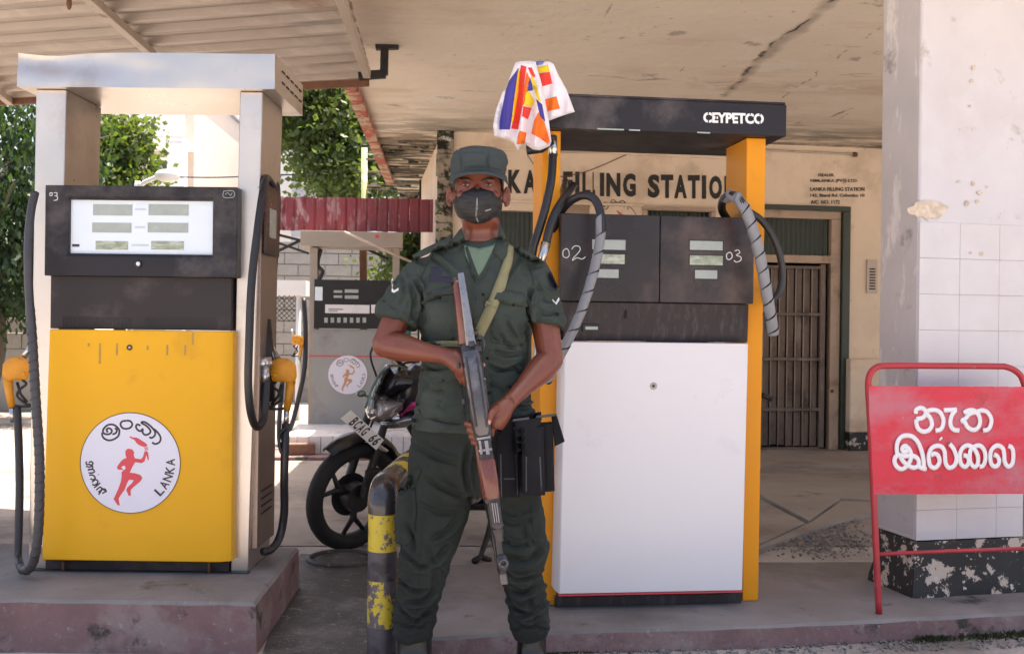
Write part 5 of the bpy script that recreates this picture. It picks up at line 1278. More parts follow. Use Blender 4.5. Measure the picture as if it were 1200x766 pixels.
# head lamp cowl
ST0 = ST; ST = ST0 @ Matrix.Translation((-.25,0,-.01))
def loftx(L):   # list of (x, zc, hw, hh)
    mb = MB(); rs = []
    for x, zc_, hw, hh in L:
        rs.append([Vector((x, hw*(abs(cos(a))**.8)*(1 if cos(a) > 0 else -1), zc_+hh*(abs(sin(a))**.8)*(1 if sin(a) > 0 else -1))) for a in [2*pi*k/18 for k in range(18)]])
    return mb.rings(rs)
m_silv = mat('silver_grey_bodywork', (.30,.31,.32), .25, metal=.6, var=.15, vs=10, bump=0, coat=.5)
mq = lambda L: [(340+x/2.553, 380+y/2.553) for x, y in L]
def dome(nm, L, D, th, m, edge=9, step=2.5, fn=lambda a, b: 0): return relief(nm, mq(L), D, fn, th, m, bk, step=step, edge=edge)
dome('headlamp_cowl', [(228,240),(240,205),(262,160),(285,120),(300,116),(302,130),(280,170),(264,215),(266,250),(252,290),(234,282),(225,258)], 5.30, .09, m_silv, 7)
dome('wind_screen', [(262,216),(273,172),(296,132),(330,126),(385,133),(420,150),(420,215),(385,218),(330,220),(285,224)], 5.34, .14, m_bblk, 16)
hl = dome('headlamp', [(256,222),(300,223),(352,221),(340,250),(305,280),(264,294),(240,284),(250,250)], 5.26, .10, m_lens, 11)
dome('side_panel', [(352,220),(390,204),(420,205),(420,262),(345,266),(330,274),(340,250)], 5.29, .09, m_pink, 9)
dome('lower_cowl', [(264,294),(305,280),(345,264),(420,258),(420,300),(330,310),(285,312)], 5.33, .08, m_silv, 8)
MB().ball(P(436,483,5.19), (.028,.02,.024)).build('reflector', m_chrome, bk, world=True, smooth=True)
MB().tube(cr([P(428,478,5.22),P(436,455,5.24),P(447,436,5.26),P(458,428,5.28),P(475,430,5.3)],6), .007, 8).build('screen_edge', m_vis, bk, world=True, smooth=True)
MB().ball(P(423,461,5.2), (.026,.02,.018)).tube([P(423,461,5.2),P(432,465,5.26)], .007, 6).build('indicator', m_vis, bk, world=True, smooth=True)
for s in (-1,1):   # side panels in silver, brake and clutch cables
    mb = MB(); mb.tube(cr([(-.02,s*.20,1.02),(.05,s*.12,.98),(.02,s*.08,.80),(.10,s*.06,.62),(.22,s*.08,.45)],6), .006, 6); bp_('cable', mb, ST, m_tyre)
mb = MB(); mb.box(.16,.24,.075,.11,.36,.46); bp_('brake_caliper', mb, ST, m_bmat, bevel=.01)
ST = ST0
# number plate from the picture, tilted with the lean
pc = [P(399,490,5.02), P(441,527,5.02), P(450,515,5.06), P(411,480,5.06)]
nrm = ((pc[1]-pc[0]).cross(pc[3]-pc[0])).normalized()
if nrm.y > 0: nrm = -nrm
mb = MB(); mb.hexa([p-nrm*.003 for p in pc], pc); pl_ = mb.build('number_plate', m_plate, bk, world=True, bevel=.001, seg=1)
ins = [pc[0]*.92+pc[2]*.08, pc[1]*.92+pc[3]*.08, pc[2]*.92+pc[0]*.08, pc[3]*.92+pc[1]*.08]
L0 = (ins[1]-ins[0]); H0 = ins[3]-ins[0]
for i, ch in enumerate(' BCAG 66'):
    if ch == ' ': continue
    a = ins[0]+L0*(i/8+.01); b = ins[0]+L0*((i+1)/8-.015); I_ = rootM(bk).inverted()
    text_quad('plate_letter', ch, [I_ @ a, I_ @ b, I_ @ (b+H0), I_ @ (a+H0)], m_ink, pl_, I_.to_3x3() @ nrm, .001, .03)
beam('plate_bracket', (pc[1]+pc[2])/2+Vector((-.02,.01,0)), P(452,528,5.25), .03, .01, m_plate, bk)
# tank, seat, frame, engine, exhaust, tail
bp_('fuel_tank', loftx([(-.24,.82,.06,.10),(-.32,.86,.13,.13),(-.45,.87,.15,.13),(-.58,.84,.13,.11),(-.68,.80,.08,.06)]), LEAN, m_bblk)
bp_('seat', loftx([(-.64,.80,.08,.045),(-.75,.80,.12,.05),(-.95,.82,.13,.05),(-1.18,.87,.10,.045),(-1.3,.89,.06,.03)]), LEAN, m_bmat)
bp_('tail', loftx([(-.8,.72,.10,.05),(-1.05,.76,.10,.07),(-1.3,.82,.07,.05),(-1.4,.85,.04,.03)]), LEAN, m_bblk)
mb = MB(); mb.tube([(-.22,0,.82),(-.40,0,.5),(-.62,0,.32)], .03, 8).tube([(-.25,0,.78),(-.7,0,.7),(-1.25,0,.78)], .02, 8).tube([(-.62,0,.35),(-1.27,0,.30)], .022, 8); bp_('frame', mb, LEAN, m_bmat) and None
bp_('engine', loftx([(-.36,.40,.08,.10),(-.45,.42,.12,.14),(-.62,.38,.14,.13),(-.75,.36,.11,.10)]), LEAN, m_bmat)
mb = MB().lathe([(.0,.0),(.07,.0),(.07,.05),(.0,.055)], 18, 0, Matrix.Translation((-.62,.12,.36)) @ Matrix.Rotation(-pi/2,4,'X')); bp_('engine_cover', mb, LEAN, m_chrome)
mb = MB(); mb.tube(cr([(-.40,-.10,.40),(-.45,-.14,.27),(-.7,-.15,.24),(-.95,-.16,.26)],5), .02, 8).tube([(-.95,-.16,.26),(-1.45,-.17,.34)], .045, 12); bp_('exhaust', mb, LEAN, m_bmat)
mb = MB(); mb.tube([P(580,590,5.35), P(572,625,5.2), P(563,652,5.1), P(556,657,5.05)], [.018,.016,.014,.018], 8).tube([P(563,652,5.1), P(575,656,5.12)], .014, 8); mb.build('side_stand', m_bmat, bk, world=True, smooth=True)
mb = MB(); mb.tube([P(548,592,5.4),P(572,592,5.35),P(600,590,5.35)], .025, 8); mb.build('foot_peg_bar', m_bmat, bk, world=True, smooth=True)

MB().tube([P(486,432,5.45), P(480,410,5.42), P(476,396,5.4)], .006, 6).build('mirror_stem', m_bmat, bk, world=True, smooth=True)
MB().ball(P(474,386,5.4), (.036,.014,.045)).build('mirror', m_teal, bk, world=True, smooth=True)

MB().tube(cr([P(490,440,5.4), P(474,430,5.38), P(456,412,5.32)], 4), .011, 8).build('handlebar', m_bmat, bk, world=True, smooth=True)
MB().tube([P(458,414,5.33), P(446,401,5.28)], .018, 10).build('grip', m_tyre, bk, world=True, smooth=True)
# ============================================================ the guard
D0 = 3.33
m_skin = mat('skin', (.145,.038,.020), .42, var=.14, vs=9, bump=.25, bs=140, bd=.001, subs=.08, spots=[((.185,.052,.029), 5, .5, .7), ((.095,.026,.015), 9, .58, .72)], rvar=.14)
m_cloth = mat('green_uniform', (.036,.046,.040), .9, var=.14, vs=13, bump=.55, bs=60, bd=.004, sheen=0, spec=.25, spots=[((.050,.063,.055), 5, .5, .7), ((.026,.035,.031), 11, .58, .7)])
m_trou = mat('green_trousers', (.019,.023,.020), .9, var=.18, vs=11, bump=.6, bs=50, bd=.005, sheen=0, spec=.25, spots=[((.030,.035,.030), 5, .5, .7), ((.015,.019,.016), 10, .58, .7)])
m_cap = mat('grey_green_cap', (.045,.055,.055), .9, var=.12, vs=14, bump=.5, bs=70, bd=.003, spec=.25)
m_tee = mat('pale_green_vest', (.115,.17,.115), .9, var=.06, bump=.3, bs=300, bd=.001)
m_mask = mat('black_mask', (.008,.0075,.008), .6, var=.15, vs=20, bump=.2, bs=200, bd=.001)
m_maskl = mat('mask_seam_silver', (.22,.21,.22), .4, bump=0)
m_hair = mat('black_hair', (.010,.008,.008), .6, bump=.6, bs=200, bd=.003)
m_navy = mat('navy_badge', (.016,.016,.032), .85, bump=.2)
m_web = mat('black_webbing', (.007,.007,.009), .85, spec=.25, var=.2, vs=20, bump=.4, bs=300, bd=.001)
m_boot = mat('boot_leather', (.010,.009,.009), .3, var=.2, vs=10, bump=.3, bs=40)
m_eyew = mat('eye_white', (.34,.25,.22), .2, bump=0); m_iris = mat('eye_dark', (.02,.01,.008), .1, bump=0)
m_strap = mat('olive_sling', (.20,.185,.095), .85, var=.1, vs=20, bump=.4, bs=250, bd=.001)
m_nail = mat('finger_nail', (.42,.20,.14), .35, bump=0)
m_thread = mat('white_chevron', (.65,.65,.62), .7, bump=.1)
root = P(556, 800, D0); root.z = 0
gd = thing('person', 'guard in dark green uniform, cap and black mask holding a rifle muzzle down', 'person', tuple(root))
S = 1200/D0
def ell(l, r, py, dc, hd, ex=2.3, n=36, D=D0, dz=0):
    """ring of a garment: left/right picture x, height py, depth centre offset and half depth in metres"""
    c = P((l+r)/2, py, D+dc); hw = (r-l)/2/1200*(D+dc); out = []
    for k in range(n):
        a = 2*pi*k/n; ca, sa = cos(a), sin(a)
        out.append(Vector((c.x+hw*math.copysign(abs(ca)**(2/ex), ca), c.y+hd*math.copysign(abs(sa)**(2/ex), sa), c.z+dz)))
    return out
def interp_rings(keys, sub=4):
    """keys: tuples of numbers, Catmull-Rom interpolated"""
    out = []; N = len(keys)
    for i in range(N-1):
        a = keys[max(i-1,0)]; b = keys[i]; c = keys[i+1]; d = keys[min(i+2,N-1)]
        for k in range(sub):
            t = k/sub; out.append(tuple(.5*((2*b[j])+(c[j]-a[j])*t+(2*a[j]-5*b[j]+4*c[j]-d[j])*t*t+(3*b[j]-a[j]-3*c[j]+d[j])*t**3) for j in range(len(b))))
    out.append(keys[-1]); return out
# ---- joints
R_sh, R_el, R_wr = P(497,322,3.33), P(452,403,3.28), P(522,417,3.145)
L_sh, L_el, L_wr = P(624,324,3.33), P(645,421,3.28), P(597,471,3.125)
# ---- rifle axis (muzzle down) so that the hands can close on it
RF_top, RF_bot = P(537,322,3.12), P(589,680,3.02)
rax = (RF_bot-RF_top); 
def RA(py, dx=0, dd=0):
    """point on the rifle line at picture height py, shifted dx px sideways and dd m in depth"""
    t = (py-322)/(680-322); D = 3.12*(1-t)+3.02*t; return P(537+52*t+dx, py, D+dd)
# ---- body: one continuous skin surface
mb = MB()
head = interp_rings([(541,587,284,.0,.058),(542,586,272,.0,.060),(541,586,262,-.012,.072),(537,584,253,-.02,.083),(534,586,240,-.015,.090),(533,587,226,-.008,.095),(532.5,587,212,.0,.098),(533,586,196,.004,.098),(537,582,182,.006,.088),(546,573,174,.006,.055)], 4)
mb.rings([ell(*k, ex=2.2) for k in head])
mb.rings([ell(*k) for k in interp_rings([(539,586,300,.01,.066),(541,586,284,.008,.060),(541.5,585.5,268,.006,.058),(542,584,256,.006,.055)], 3)])
# chin, nose ridge (under the mask), brow
mb.ball(P(560,258,3.275), (.030,.028,.022)); mb.ball(P(559,226,3.235), (.014,.022,.026)); mb.ball(P(559,214,3.243), (.011,.012,.02))
mb.ball(P(546,211,3.247), (.026,.012,.007)); mb.ball(P(572,211,3.247), (.026,.012,.007))
mb.ball(P(543,229,3.257), (.022,.018,.016)); mb.ball(P(577,229,3.257), (.022,.018,.016))
for ex_, s in ((528,-1),(592,1)):
    c = P(ex_+(2.2 if s < 0 else -1.2),230,3.335); 
    for k in range(9):      # ear rim
        a = radians(-80+k*28); mb.ball((c.x+s*(.010+.006*cos(a)), c.y+.010*cos(a)*1, c.z+.025*sin(a)), (.0075,.011,.0075), 8)
    mb.ball((c.x-s*.002, c.y, c.z-.002), (.011,.015,.021)); mb.ball((c.x+s*.006, c.y-.006, c.z-.028), (.007,.008,.009), 8)
# torso inside the clothes, legs inside the trousers
mb.rings([ell(*k) for k in interp_rings([(548,580,292,.01,.05),(512,612,312,.01,.075),(503,612,350,.005,.10),(506,606,420,.0,.095),(504,612,480,.0,.10),(500,618,520,.0,.105),(520,600,560,.0,.08)], 3)])
for a_, b_, c_ in (((525,540),(500,640),(487,760)), ((592,540),(612,640),(622,760))):
    mb.tube(cr([P(*a_,3.33), P(*b_,3.31), P(*c_,3.34)], 5), [.075,.07,.052,.05,.04], 14)
mb.tube(cr([R_sh, (R_sh*.5+R_el*.5)+Vector((-.012,0,0)), R_el], 5), [.052,.053,.050,.046,.044,.043], 16)
mb.tube(cr([R_el, R_el*.7+R_wr*.3, R_el*.35+R_wr*.65, R_wr], 5), [.043,.0465,.045,.038,.031,.027,.0255], 16); mb.ball(R_el, .045)
mb.tube(cr([L_sh, (L_sh*.5+L_el*.5)+Vector((.008,0,0)), L_el], 5), [.052,.052,.050,.046,.043,.042], 16)
mb.tube(cr([L_el, L_el*.7+L_wr*.3, L_el*.35+L_wr*.65, L_wr], 5), [.042,.045,.044,.037,.030,.0265,.025], 16); mb.ball(L_el, .043)
# hands
def finger(mb, pts, r0, r1):
    mb.tube(cr(pts, 4), lerpl([r0, r0*.98, r0*.92, r1], len(cr(pts, 4))), 10, up=(0,0,1)); mb.ball(pts[-1], r1*1.02, 10)
    for p in pts[1:-1]: mb.ball(p, r0*1.04, 8)
# right hand (seen at the left of the rifle): back of the hand toward the camera's left, fingers close behind the pistol grip
pr = [R_wr, P(533,421,3.125), P(541,428,3.115), P(545,437,3.118)]
mb.tube(cr(pr, 5), [.0255,.028,.033,.034,.034,.031,.026], 16, sx=1.0)
mb.ball(P(538,426,3.12), (.030,.022,.031)); 
finger(mb, [P(540,420,3.10), P(549,421,3.125), P(558,424,3.128), P(565,428,3.105)], .0115, .0095)     # thumb round to the right side
finger(mb, [P(544,436,3.105), P(549,445,3.10), P(553,452,3.115), P(558,452,3.14)], .0105, .0085)          # index
finger(mb, [P(541,438,3.112), P(546,447,3.112), P(551,452,3.135), P(556,448,3.155)], .0105, .0085)
finger(mb, [P(538,436,3.120), P(541,446,3.125), P(548,449,3.15), P(553,444,3.165)], .010, .008)
finger(mb, [P(535,432,3.128), P(537,441,3.14), P(544,444,3.16), P(550,440,3.17)], .009, .0075)
# left hand (supports the receiver from behind; thumb in front on the right, fingertips showing on the left)
pl2 = [L_wr, P(589,480,3.115), P(582,491,3.105), P(579,501,3.105)]
mb.tube(cr(pl2, 5), [.025,.028,.033,.035,.035,.032,.027], 16)
mb.ball(P(583,490,3.105), (.027,.022,.034))
finger(mb, [P(582,478,3.085), P(577,483,3.060), P(574,488,3.045), P(573,493,3.040)], .0125, .0105)                # thumb
for k, (ya, yb) in enumerate(((488,496),(496,504),(503,511.5),(508,518.5))):
    t = k*.8
    finger(mb, [P(580-t,ya,3.105), P(570,ya+2,3.125), P(557-t*.2,yb-1,3.118), P(547.5+k*2.4,yb,3.09), P(552+k*2.4,yb+1.5,3.066)], .0108-.0006*k, .0088-.0005*k)
me = remeshed(mb, .0032, 3, .5)
body = link('body', me, m_skin, gd, world=True, smooth=True)
bv_body = bvh_of(body)
# nails
for q, r in ((P(573.3,494.5,3.031), (.0055,.002,.007)), (P(566.5,427.5,3.0935), (.006,.003,.006))):
    mb = MB().ball(q, r, 10); mb.build('thumb_nail', m_nail, gd, world=True, smooth=True)
# ---- garments
def wrinkle(me, M, fn):
    """push vertices along their normals by fn(world point, normal)"""
    me.update(); ns = [v.normal.copy() for v in me.vertices]
    for v, n in zip(me.vertices, ns): v.co += n*fn(v.co, n)
CI = CR.transposed()
def pp(p):
    d = CI @ (p-CAMP); return 600-1200*d.x/d.z, 383+1200*d.y/d.z
def press(me, creases, k=1.0):
    """sharp creases along traced lines: a narrow valley with a raised roll of cloth beside it"""
    me.update(); n = len(me.vertices); co = np.empty(n*3); no = np.empty(n*3)
    me.vertices.foreach_get('co', co); me.vertex_normals.foreach_get('vector', no); co = co.reshape(-1,3); no = no.reshape(-1,3)
    d = (co-np.array(CAMP)) @ np.array(CR); px = 600-1200*d[:,0]/d[:,2]; py = 383+1200*d[:,1]/d[:,2]
    neg = np.zeros(n); pos = np.zeros(n)
    for pts, dep, wd in creases:
        wd = wd*.8; c = cr([Vector((a,b,0)) for a,b in pts], 5); m = len(c)-1
        xs = [q.x for q in c]; ys = [q.y for q in c]
        sel = np.where((px > min(xs)-wd*4) & (px < max(xs)+wd*4) & (py > min(ys)-wd*4) & (py < max(ys)+wd*4) & (no[:,1] < .1))[0]
        if not len(sel): continue
        X, Y = px[sel], py[sel]; best = np.full(len(sel), 1e9); sg = np.zeros(len(sel)); tt = np.zeros(len(sel))
        for i in range(m):
            ax, ay = c[i+1].x-c[i].x, c[i+1].y-c[i].y; L2 = ax*ax+ay*ay+1e-9
            t = np.clip(((X-c[i].x)*ax+(Y-c[i].y)*ay)/L2, 0, 1); ex_ = X-c[i].x-ax*t; ey_ = Y-c[i].y-ay*t; dd = np.sqrt(ex_**2+ey_**2)
            u = dd < best; best[u] = dd[u]; sg[u] = np.sign(ax*ey_-ay*ex_)[u]; tt[u] = ((i+t)/m)[u]
        e = np.sin(np.clip(tt*.94+.03, 0, 1)*pi)**.5; q = best/wd
        neg[sel] = np.minimum(neg[sel], -dep*e*np.exp(-q**2)); pos[sel] = np.maximum(pos[sel], dep*.9*e*np.exp(-(q-1.7)**2/.9)*(sg < 0)+dep*.35*e*np.exp(-(q-1.7)**2/.9)*(sg > 0))
    s = (neg+pos)*k; co += no*s[:,None]; me.vertices.foreach_set('co', co.ravel()); me.update()
# shirt
mb = MB()
sh = interp_rings([(541,590,281,.012,.062),(528,600,287,.012,.075),(507,616,297,.012,.088),(494,626,309,.010,.100),(490,628,325,.004,.112),(491,626,350,-.004,.122),(493,621,380,-.006,.122),(494,617,410,-.002,.116),(492,616,440,.0,.114),(488,620,465,.0,.118),(485,627,485,.0,.122),(482,631,499,.0,.126),(481,632,503,.0,.125)], 4)
mb.rings([ell(*k, ex=2.5) for k in sh])
def sleeve(sh_, el, cuff_t, r, dx):
    p = [sh_+Vector((0,0,.012)), sh_*.72+el*.28+dx*.8, sh_*.45+el*.55+dx, sh_*(1-cuff_t)+el*cuff_t+dx*.6]; c = cr(p, 5)
    mb.tube(c, lerpl(r, len(c)), 26); mb.ball(sh_+Vector((0,0,-.004)), (.066,.064,.062))
sleeve(R_sh, R_el, .68, [.064,.071,.074,.074], Vector((-.010,0,.0)))
sleeve(L_sh, L_el, .60, [.062,.066,.068,.066], Vector((.008,0,.0)))
me = remeshed(mb, .0042, 6, .5)
CS = ([
  ([(505,345),(520,352),(535,350)], .004, 3), ([(492,350),(500,372),(495,392)], .006, 3), ([(487,330),(494,345),(498,365)], .007, 3.5), ([(478,330),(486,350),(484,372)], .006, 3.5),
  ([(470,322),(474,338),(470,356)], .004, 3.5), ([(622,340),(619,360),(622,385)], .008, 3.5), ([(632,345),(640,352),(652,352)], .004, 3), ([(628,330),(634,342),(642,346)], .004, 3),
  ([(630,362),(640,368),(655,365)], .0035, 3), ([(590,372),(600,392),(612,405)], .005, 3), ([(582,380),(592,400),(608,412)], .004, 3), ([(612,375),(608,395),(598,408)], .004, 3),
  ([(580,412),(595,416),(612,414)], .006, 3.5), ([(570,428),(590,434),(608,428)], .005, 3), ([(496,425),(508,432),(520,430)], .005, 3), ([(494,445),(510,456),(528,458)], .006, 3.5),
  ([(500,465),(520,478),(540,480)], .005, 3), ([(492,480),(515,492),(540,495)], .004, 3), ([(575,450),(590,458),(605,455)], .005, 3), ([(600,430),(612,440),(616,455)], .005, 3),
  ([(555,350),(556,400),(560,440),(562,500)], .004, 2.5), ([(505,300),(520,312),(540,330)], .004, 4), ([(610,300),(600,315),(585,340)], .004, 4), ([(500,400),(510,408),(530,408)], .005, 3),
  ([(600,470),(612,478),(628,474)], .006, 3), ([(575,480),(590,490),(610,488)], .006, 3), ([(537,420),(540,450),(538,490)], .003, 3), ([(528,380),(532,392),(530,404)], .004, 3)])
def shirt_fn(p, n):
    px, py = pp(p)
    s = 0
    a = noise.noise(Vector((px*.035, py*.055, p.y*6)))*.0085+noise.noise(Vector((px*.09+7, py*.12, p.y*12)))*.0028
    if px < 490 or px > 626: a += .0035*sin(py*.33+px*.12+noise.noise(Vector((px*.05,py*.05,3)))*4)*.6
    return s+a
wrinkle(me, None, shirt_fn); press(me, CS, 2.3)
shirt = link('shirt', me, m_cloth, gd, world=True, smooth=True); bs_ = bvh_of(shirt)
# trousers: seat and two legs with bloused ends
mb = MB()
mb.rings([ell(*k, ex=2.4) for k in interp_rings([(487,627,478,.0,.108),(484,630,498,.0,.112),(481,633,520,.0,.118),(478,634,545,.0,.116),(480,632,565,.0,.10),(495,620,578,.0,.08)], 4)])
lg1 = [(482,556,535,.0,.108),(478,554,570,.0,.108),(474,550,600,.0,.104),(470,540,630,-.012,.098),(467,530,655,-.018,.088),(465,522,680,-.010,.082),(463,516,705,.0,.078),(461,511,728,.004,.074),(463,508,744,.004,.062),(468,504,749,.004,.052)]
lg2 = [(560,632,535,.0,.108),(563,634,570,.0,.108),(570,638,600,-.004,.104),(575,641,630,-.016,.100),(580,640,652,-.02,.094),(586,637,672,-.012,.086),(592,641,695,.0,.080),(597,644,720,.004,.076),(600,643,738,.004,.066),(605,638,748,.004,.052)]
for lg in (lg1, lg2): mb.rings([ell(*k, ex=2.15, D=D0) for k in interp_rings(lg, 5)])
# cargo pocket bulges
mb.rings([ell(l, r, y, -.03, d) for l, r, y, d in ((474,486,568,.03),(466,486,580,.05),(463,486,605,.055),(464,484,632,.045),(470,482,644,.02))])
me = remeshed(mb, .0042, 6, .5)
CT = ([
  ([(484,520),(510,535),(540,545)], .005, 4), ([(550,520),(545,550),(552,585)], .008, 4), ([(500,560),(525,575),(548,582)], .006, 4), ([(492,590),(515,600),(540,600)], .005, 4),
  ([(540,600),(525,620),(505,632)], .006, 4), ([(468,640),(490,662),(516,668)], .009, 4), ([(525,640),(505,660),(485,664)], .008, 4), ([(466,676),(482,690),(500,692)], .009, 3.5), ([(514,684),(498,702),(478,706)], .009, 3.5), ([(464,705),(478,722),(498,728)], .008, 3.5), ([(508,712),(492,724),(480,738)], .008, 3),
  ([(465,730),(485,735),(505,730)], .007, 3), ([(575,600),(600,612),(628,606)], .006, 4), ([(580,625),(605,640),(632,632)], .007, 4), ([(636,640),(618,656),(592,652)], .012, 4.5), ([(586,660),(606,678),(634,672)], .011, 4), ([(636,680),(616,694),(600,690)], .011, 4),
  ([(592,690),(606,712),(630,722)], .010, 3.5), ([(640,700),(626,716),(606,722)], .009, 3.5), ([(600,724),(616,734),(636,730)], .008, 3), ([(602,738),(620,734),(641,738)], .006, 3), ([(615,690),(625,715),(628,740)], .006, 4),
  ([(560,540),(580,560),(610,565)], .006, 4), ([(478,610),(485,640),(480,660)], .006, 4), ([(600,600),(615,620),(618,650)], .005, 4), ([(500,640),(510,670),(505,700)], .005, 4)])
def tr_fn(p, n):
    px, py = pp(p); k = .6+.9*max(0, min(1, (py-620)/80))
    a = noise.noise(Vector((px*.028, py*.055, p.y*5+9)))*.0085*k+noise.noise(Vector((px*.07+7, py*.13, p.y*12)))*.0035*k
    if py > 9999: a += .003*sin(py*.30+px*.12*(1 if px < 560 else -1)+noise.noise(Vector((px*.05, py*.03, 3)))*9)*k*.7
    return a
wrinkle(me, None, tr_fn); press(me, CT, 2.1)
trou = link('trousers', me, m_trou, gd, world=True, smooth=True); bt_ = bvh_of(trou)
# patches of cloth lying on the shirt
def pc_(nm, poly, th=.004, m=m_cloth, bv=bs_, D=3.2, step=4, edge=2.5, **k): return patch(nm, poly, bv, D, th, m, gd, step, edge, **k)
pc_('undershirt', [(543,285),(548,289),(562,292),(577,289),(582,284),(578,300),(570,313),(560,328),(553,316),(546,300)], .003, m_tee, step=3)
pc_('undershirt_neckband', [(543,284),(548,288),(562,291),(578,287),(583,282),(582,288),(577,293),(562,296),(548,293),(544,289)], .006, m_tee, step=3)
# collar wings and lapels
pc_('collar', [(541,266),(536,272),(529,282),(522,293),(528,297),(537,294),(544,286),(548,302),(553,318),(558,330),(562,326),(555,308),(548,288),(543,276)], .011, step=3.5)
pc_('collar', [(585,262),(590,270),(594,282),(596,295),(594,306),(586,303),(579,297),(572,314),(563,327),(560,333),(557,329),(566,316),(576,296),(582,282),(584,272)], .011, step=3.5)
pc_('button_placket', [(557,328),(564,328),(574,322),(566,350),(570,400),(575,450),(577,508),(562,508),(560,450),(556,400),(552,350)], .003, step=6)
pc_('epaulette', [(483,299),(497,291),(512,284),(527,277),(530,281),(520,290),(503,297),(486,305)], .007, step=3.5)
pc_('epaulette', [(602,290),(607,288),(622,296),(636,305),(640,311),(630,313),(615,307),(601,298)], .007, step=3.5)
for nm, body_, flap in (('breast_pocket', [(495,354),(530,345),(537,372),(537,398),(500,400),(495,392)], [(492,352),(500,346),(516,338),(532,335),(533,344),(515,346),(502,353),(494,358)]),
                        ('breast_pocket', [(581,356),(622,361),(621,392),(610,404),(584,400),(577,396)], [(578,338),(590,340),(605,342),(618,345),(626,361),(612,359),(596,357),(582,353),(577,352)])):
    b_ = pc_(nm, body_, .006, step=5, edge=3, fn=lambda x, y: .003*noise.noise(Vector((x*.09, y*.07, 4))))
    f_2 = pc_('pocket_flap', flap, .016, step=4)
pc_('lower_pocket', [(494,438),(520,444),(541,440),(543,478),(540,495),(495,488),(490,470)], .006, step=6, edge=3, fn=lambda x, y: .003*noise.noise(Vector((x*.09, y*.07, 9))))
pc_('pocket_flap', [(493,432),(510,433),(535,430),(541,446),(525,449),(508,448),(494,444)], .010, step=4)
pc_('lower_pocket', [(577,440),(612,436),(616,470),(600,484),(578,482)], .006, step=6, edge=3)
pc_('pocket_flap', [(577,436),(596,433),(612,432),(613,448),(596,456),(584,452)], .010, step=4)
pc_('name_badge', [(505,312),(518,313),(518,322),(505,321)], .004, m_navy, step=4); pc_('name_tape', [(503,321),(530,325),(530,332),(503,330)], .004, m_navy, step=4)
pc_('sleeve_badge', [(640,318),(647,320),(654,336),(654,343),(645,336)], .003, m_navy, step=3)
pc_('sleeve_stripe', [(647,350),(651,354),(655,348),(656,351),(652,357),(648,353)], .003, m_thread, step=2); pc_('sleeve_stripe', [(459,337),(462,340),(467,337),(467,340),(462,343),(459,342)], .003, m_thread, step=2)
pc_('sleeve_stripe', [(458,330),(460,325),(461,330),(460,338)], .003, m_thread, step=2)
pc_('sleeve_cuff', [(447,352),(462,362),(481,370),(479,380),(460,372),(445,362)], .005, step=4); pc_('sleeve_cuff', [(627,374),(643,375),(657,371),(657,380),(643,386),(628,385)], .005, step=4)
for x, y in ((449,354),(653,368)): pc_('cuff_button', [(x-2,y-2),(x+2,y-2),(x+2,y+2),(x-2,y+2)], .006, m_web, step=3)
pc_('hem', [(482,489),(520,499),(556,505),(576,506),(576,511),(556,510),(520,504),(482,494)], .003, step=5)
m_seam_shade = mat('seam_thread_shade', (.016,.022,.019), .95, bump=0, spec=.2)  # darker than the cloth: topstitching plus painted shade along pocket edges and seams
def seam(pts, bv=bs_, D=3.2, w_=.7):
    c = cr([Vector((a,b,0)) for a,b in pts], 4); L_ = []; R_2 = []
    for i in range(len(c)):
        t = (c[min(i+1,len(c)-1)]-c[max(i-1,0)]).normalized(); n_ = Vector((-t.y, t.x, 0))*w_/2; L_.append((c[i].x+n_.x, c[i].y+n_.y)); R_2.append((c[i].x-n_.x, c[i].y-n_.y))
    patch('seam', L_+R_2[::-1], bv, D, .0022, m_seam_shade, gd, 4, .5)
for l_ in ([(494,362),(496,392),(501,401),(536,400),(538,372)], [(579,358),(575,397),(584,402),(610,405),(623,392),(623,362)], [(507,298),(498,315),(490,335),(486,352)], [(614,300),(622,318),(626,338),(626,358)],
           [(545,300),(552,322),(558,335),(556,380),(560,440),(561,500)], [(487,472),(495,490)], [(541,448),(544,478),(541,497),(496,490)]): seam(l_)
for x, y in ((566,345),(568,378),(571,420),(573,460),(575,492),(515,349),(602,357),(519,446),(598,453)):
    patch('button', [(x-1.6,y-1.6),(x+1.6,y-1.6),(x+1.6,y+1.6),(x-1.6,y+1.6)], bs_, 3.2, .020 if (x,y) in ((515,349),(602,357),(519,446),(598,453)) else .009, m_web, gd, 2, 1)
# cargo pockets
def pt_(nm, poly, th=.006, m=m_trou, **k): return patch(nm, poly, bt_, 3.24, th, m, gd, k.pop('step', 5), k.pop('edge', 3), **k)
pt_('cargo_pocket', [(466,578),(478,566),(486,572),(488,600),(484,632),(474,640),(466,622)], .010, fn=lambda x, y: .003*noise.noise(Vector((x*.1, y*.08, 4))))
pt_('pocket_flap', [(466,575),(474,562),(490,545),(493,552),(486,570),(474,582)], .013)
pt_('cargo_pocket', [(622,592),(634,588),(639,620),(636,642),(626,640)], .008)
pt_('knee_patch', [(582,640),(600,632),(622,640),(628,660),(610,672),(588,664)], .004)
for l_ in ([(486,560),(488,600),(485,640)], [(560,520),(556,560),(553,590)], [(612,600),(618,640),(616,690),(612,735)], [(497,600),(492,660),(488,735)]): seam(l_, bt_, 3.24)
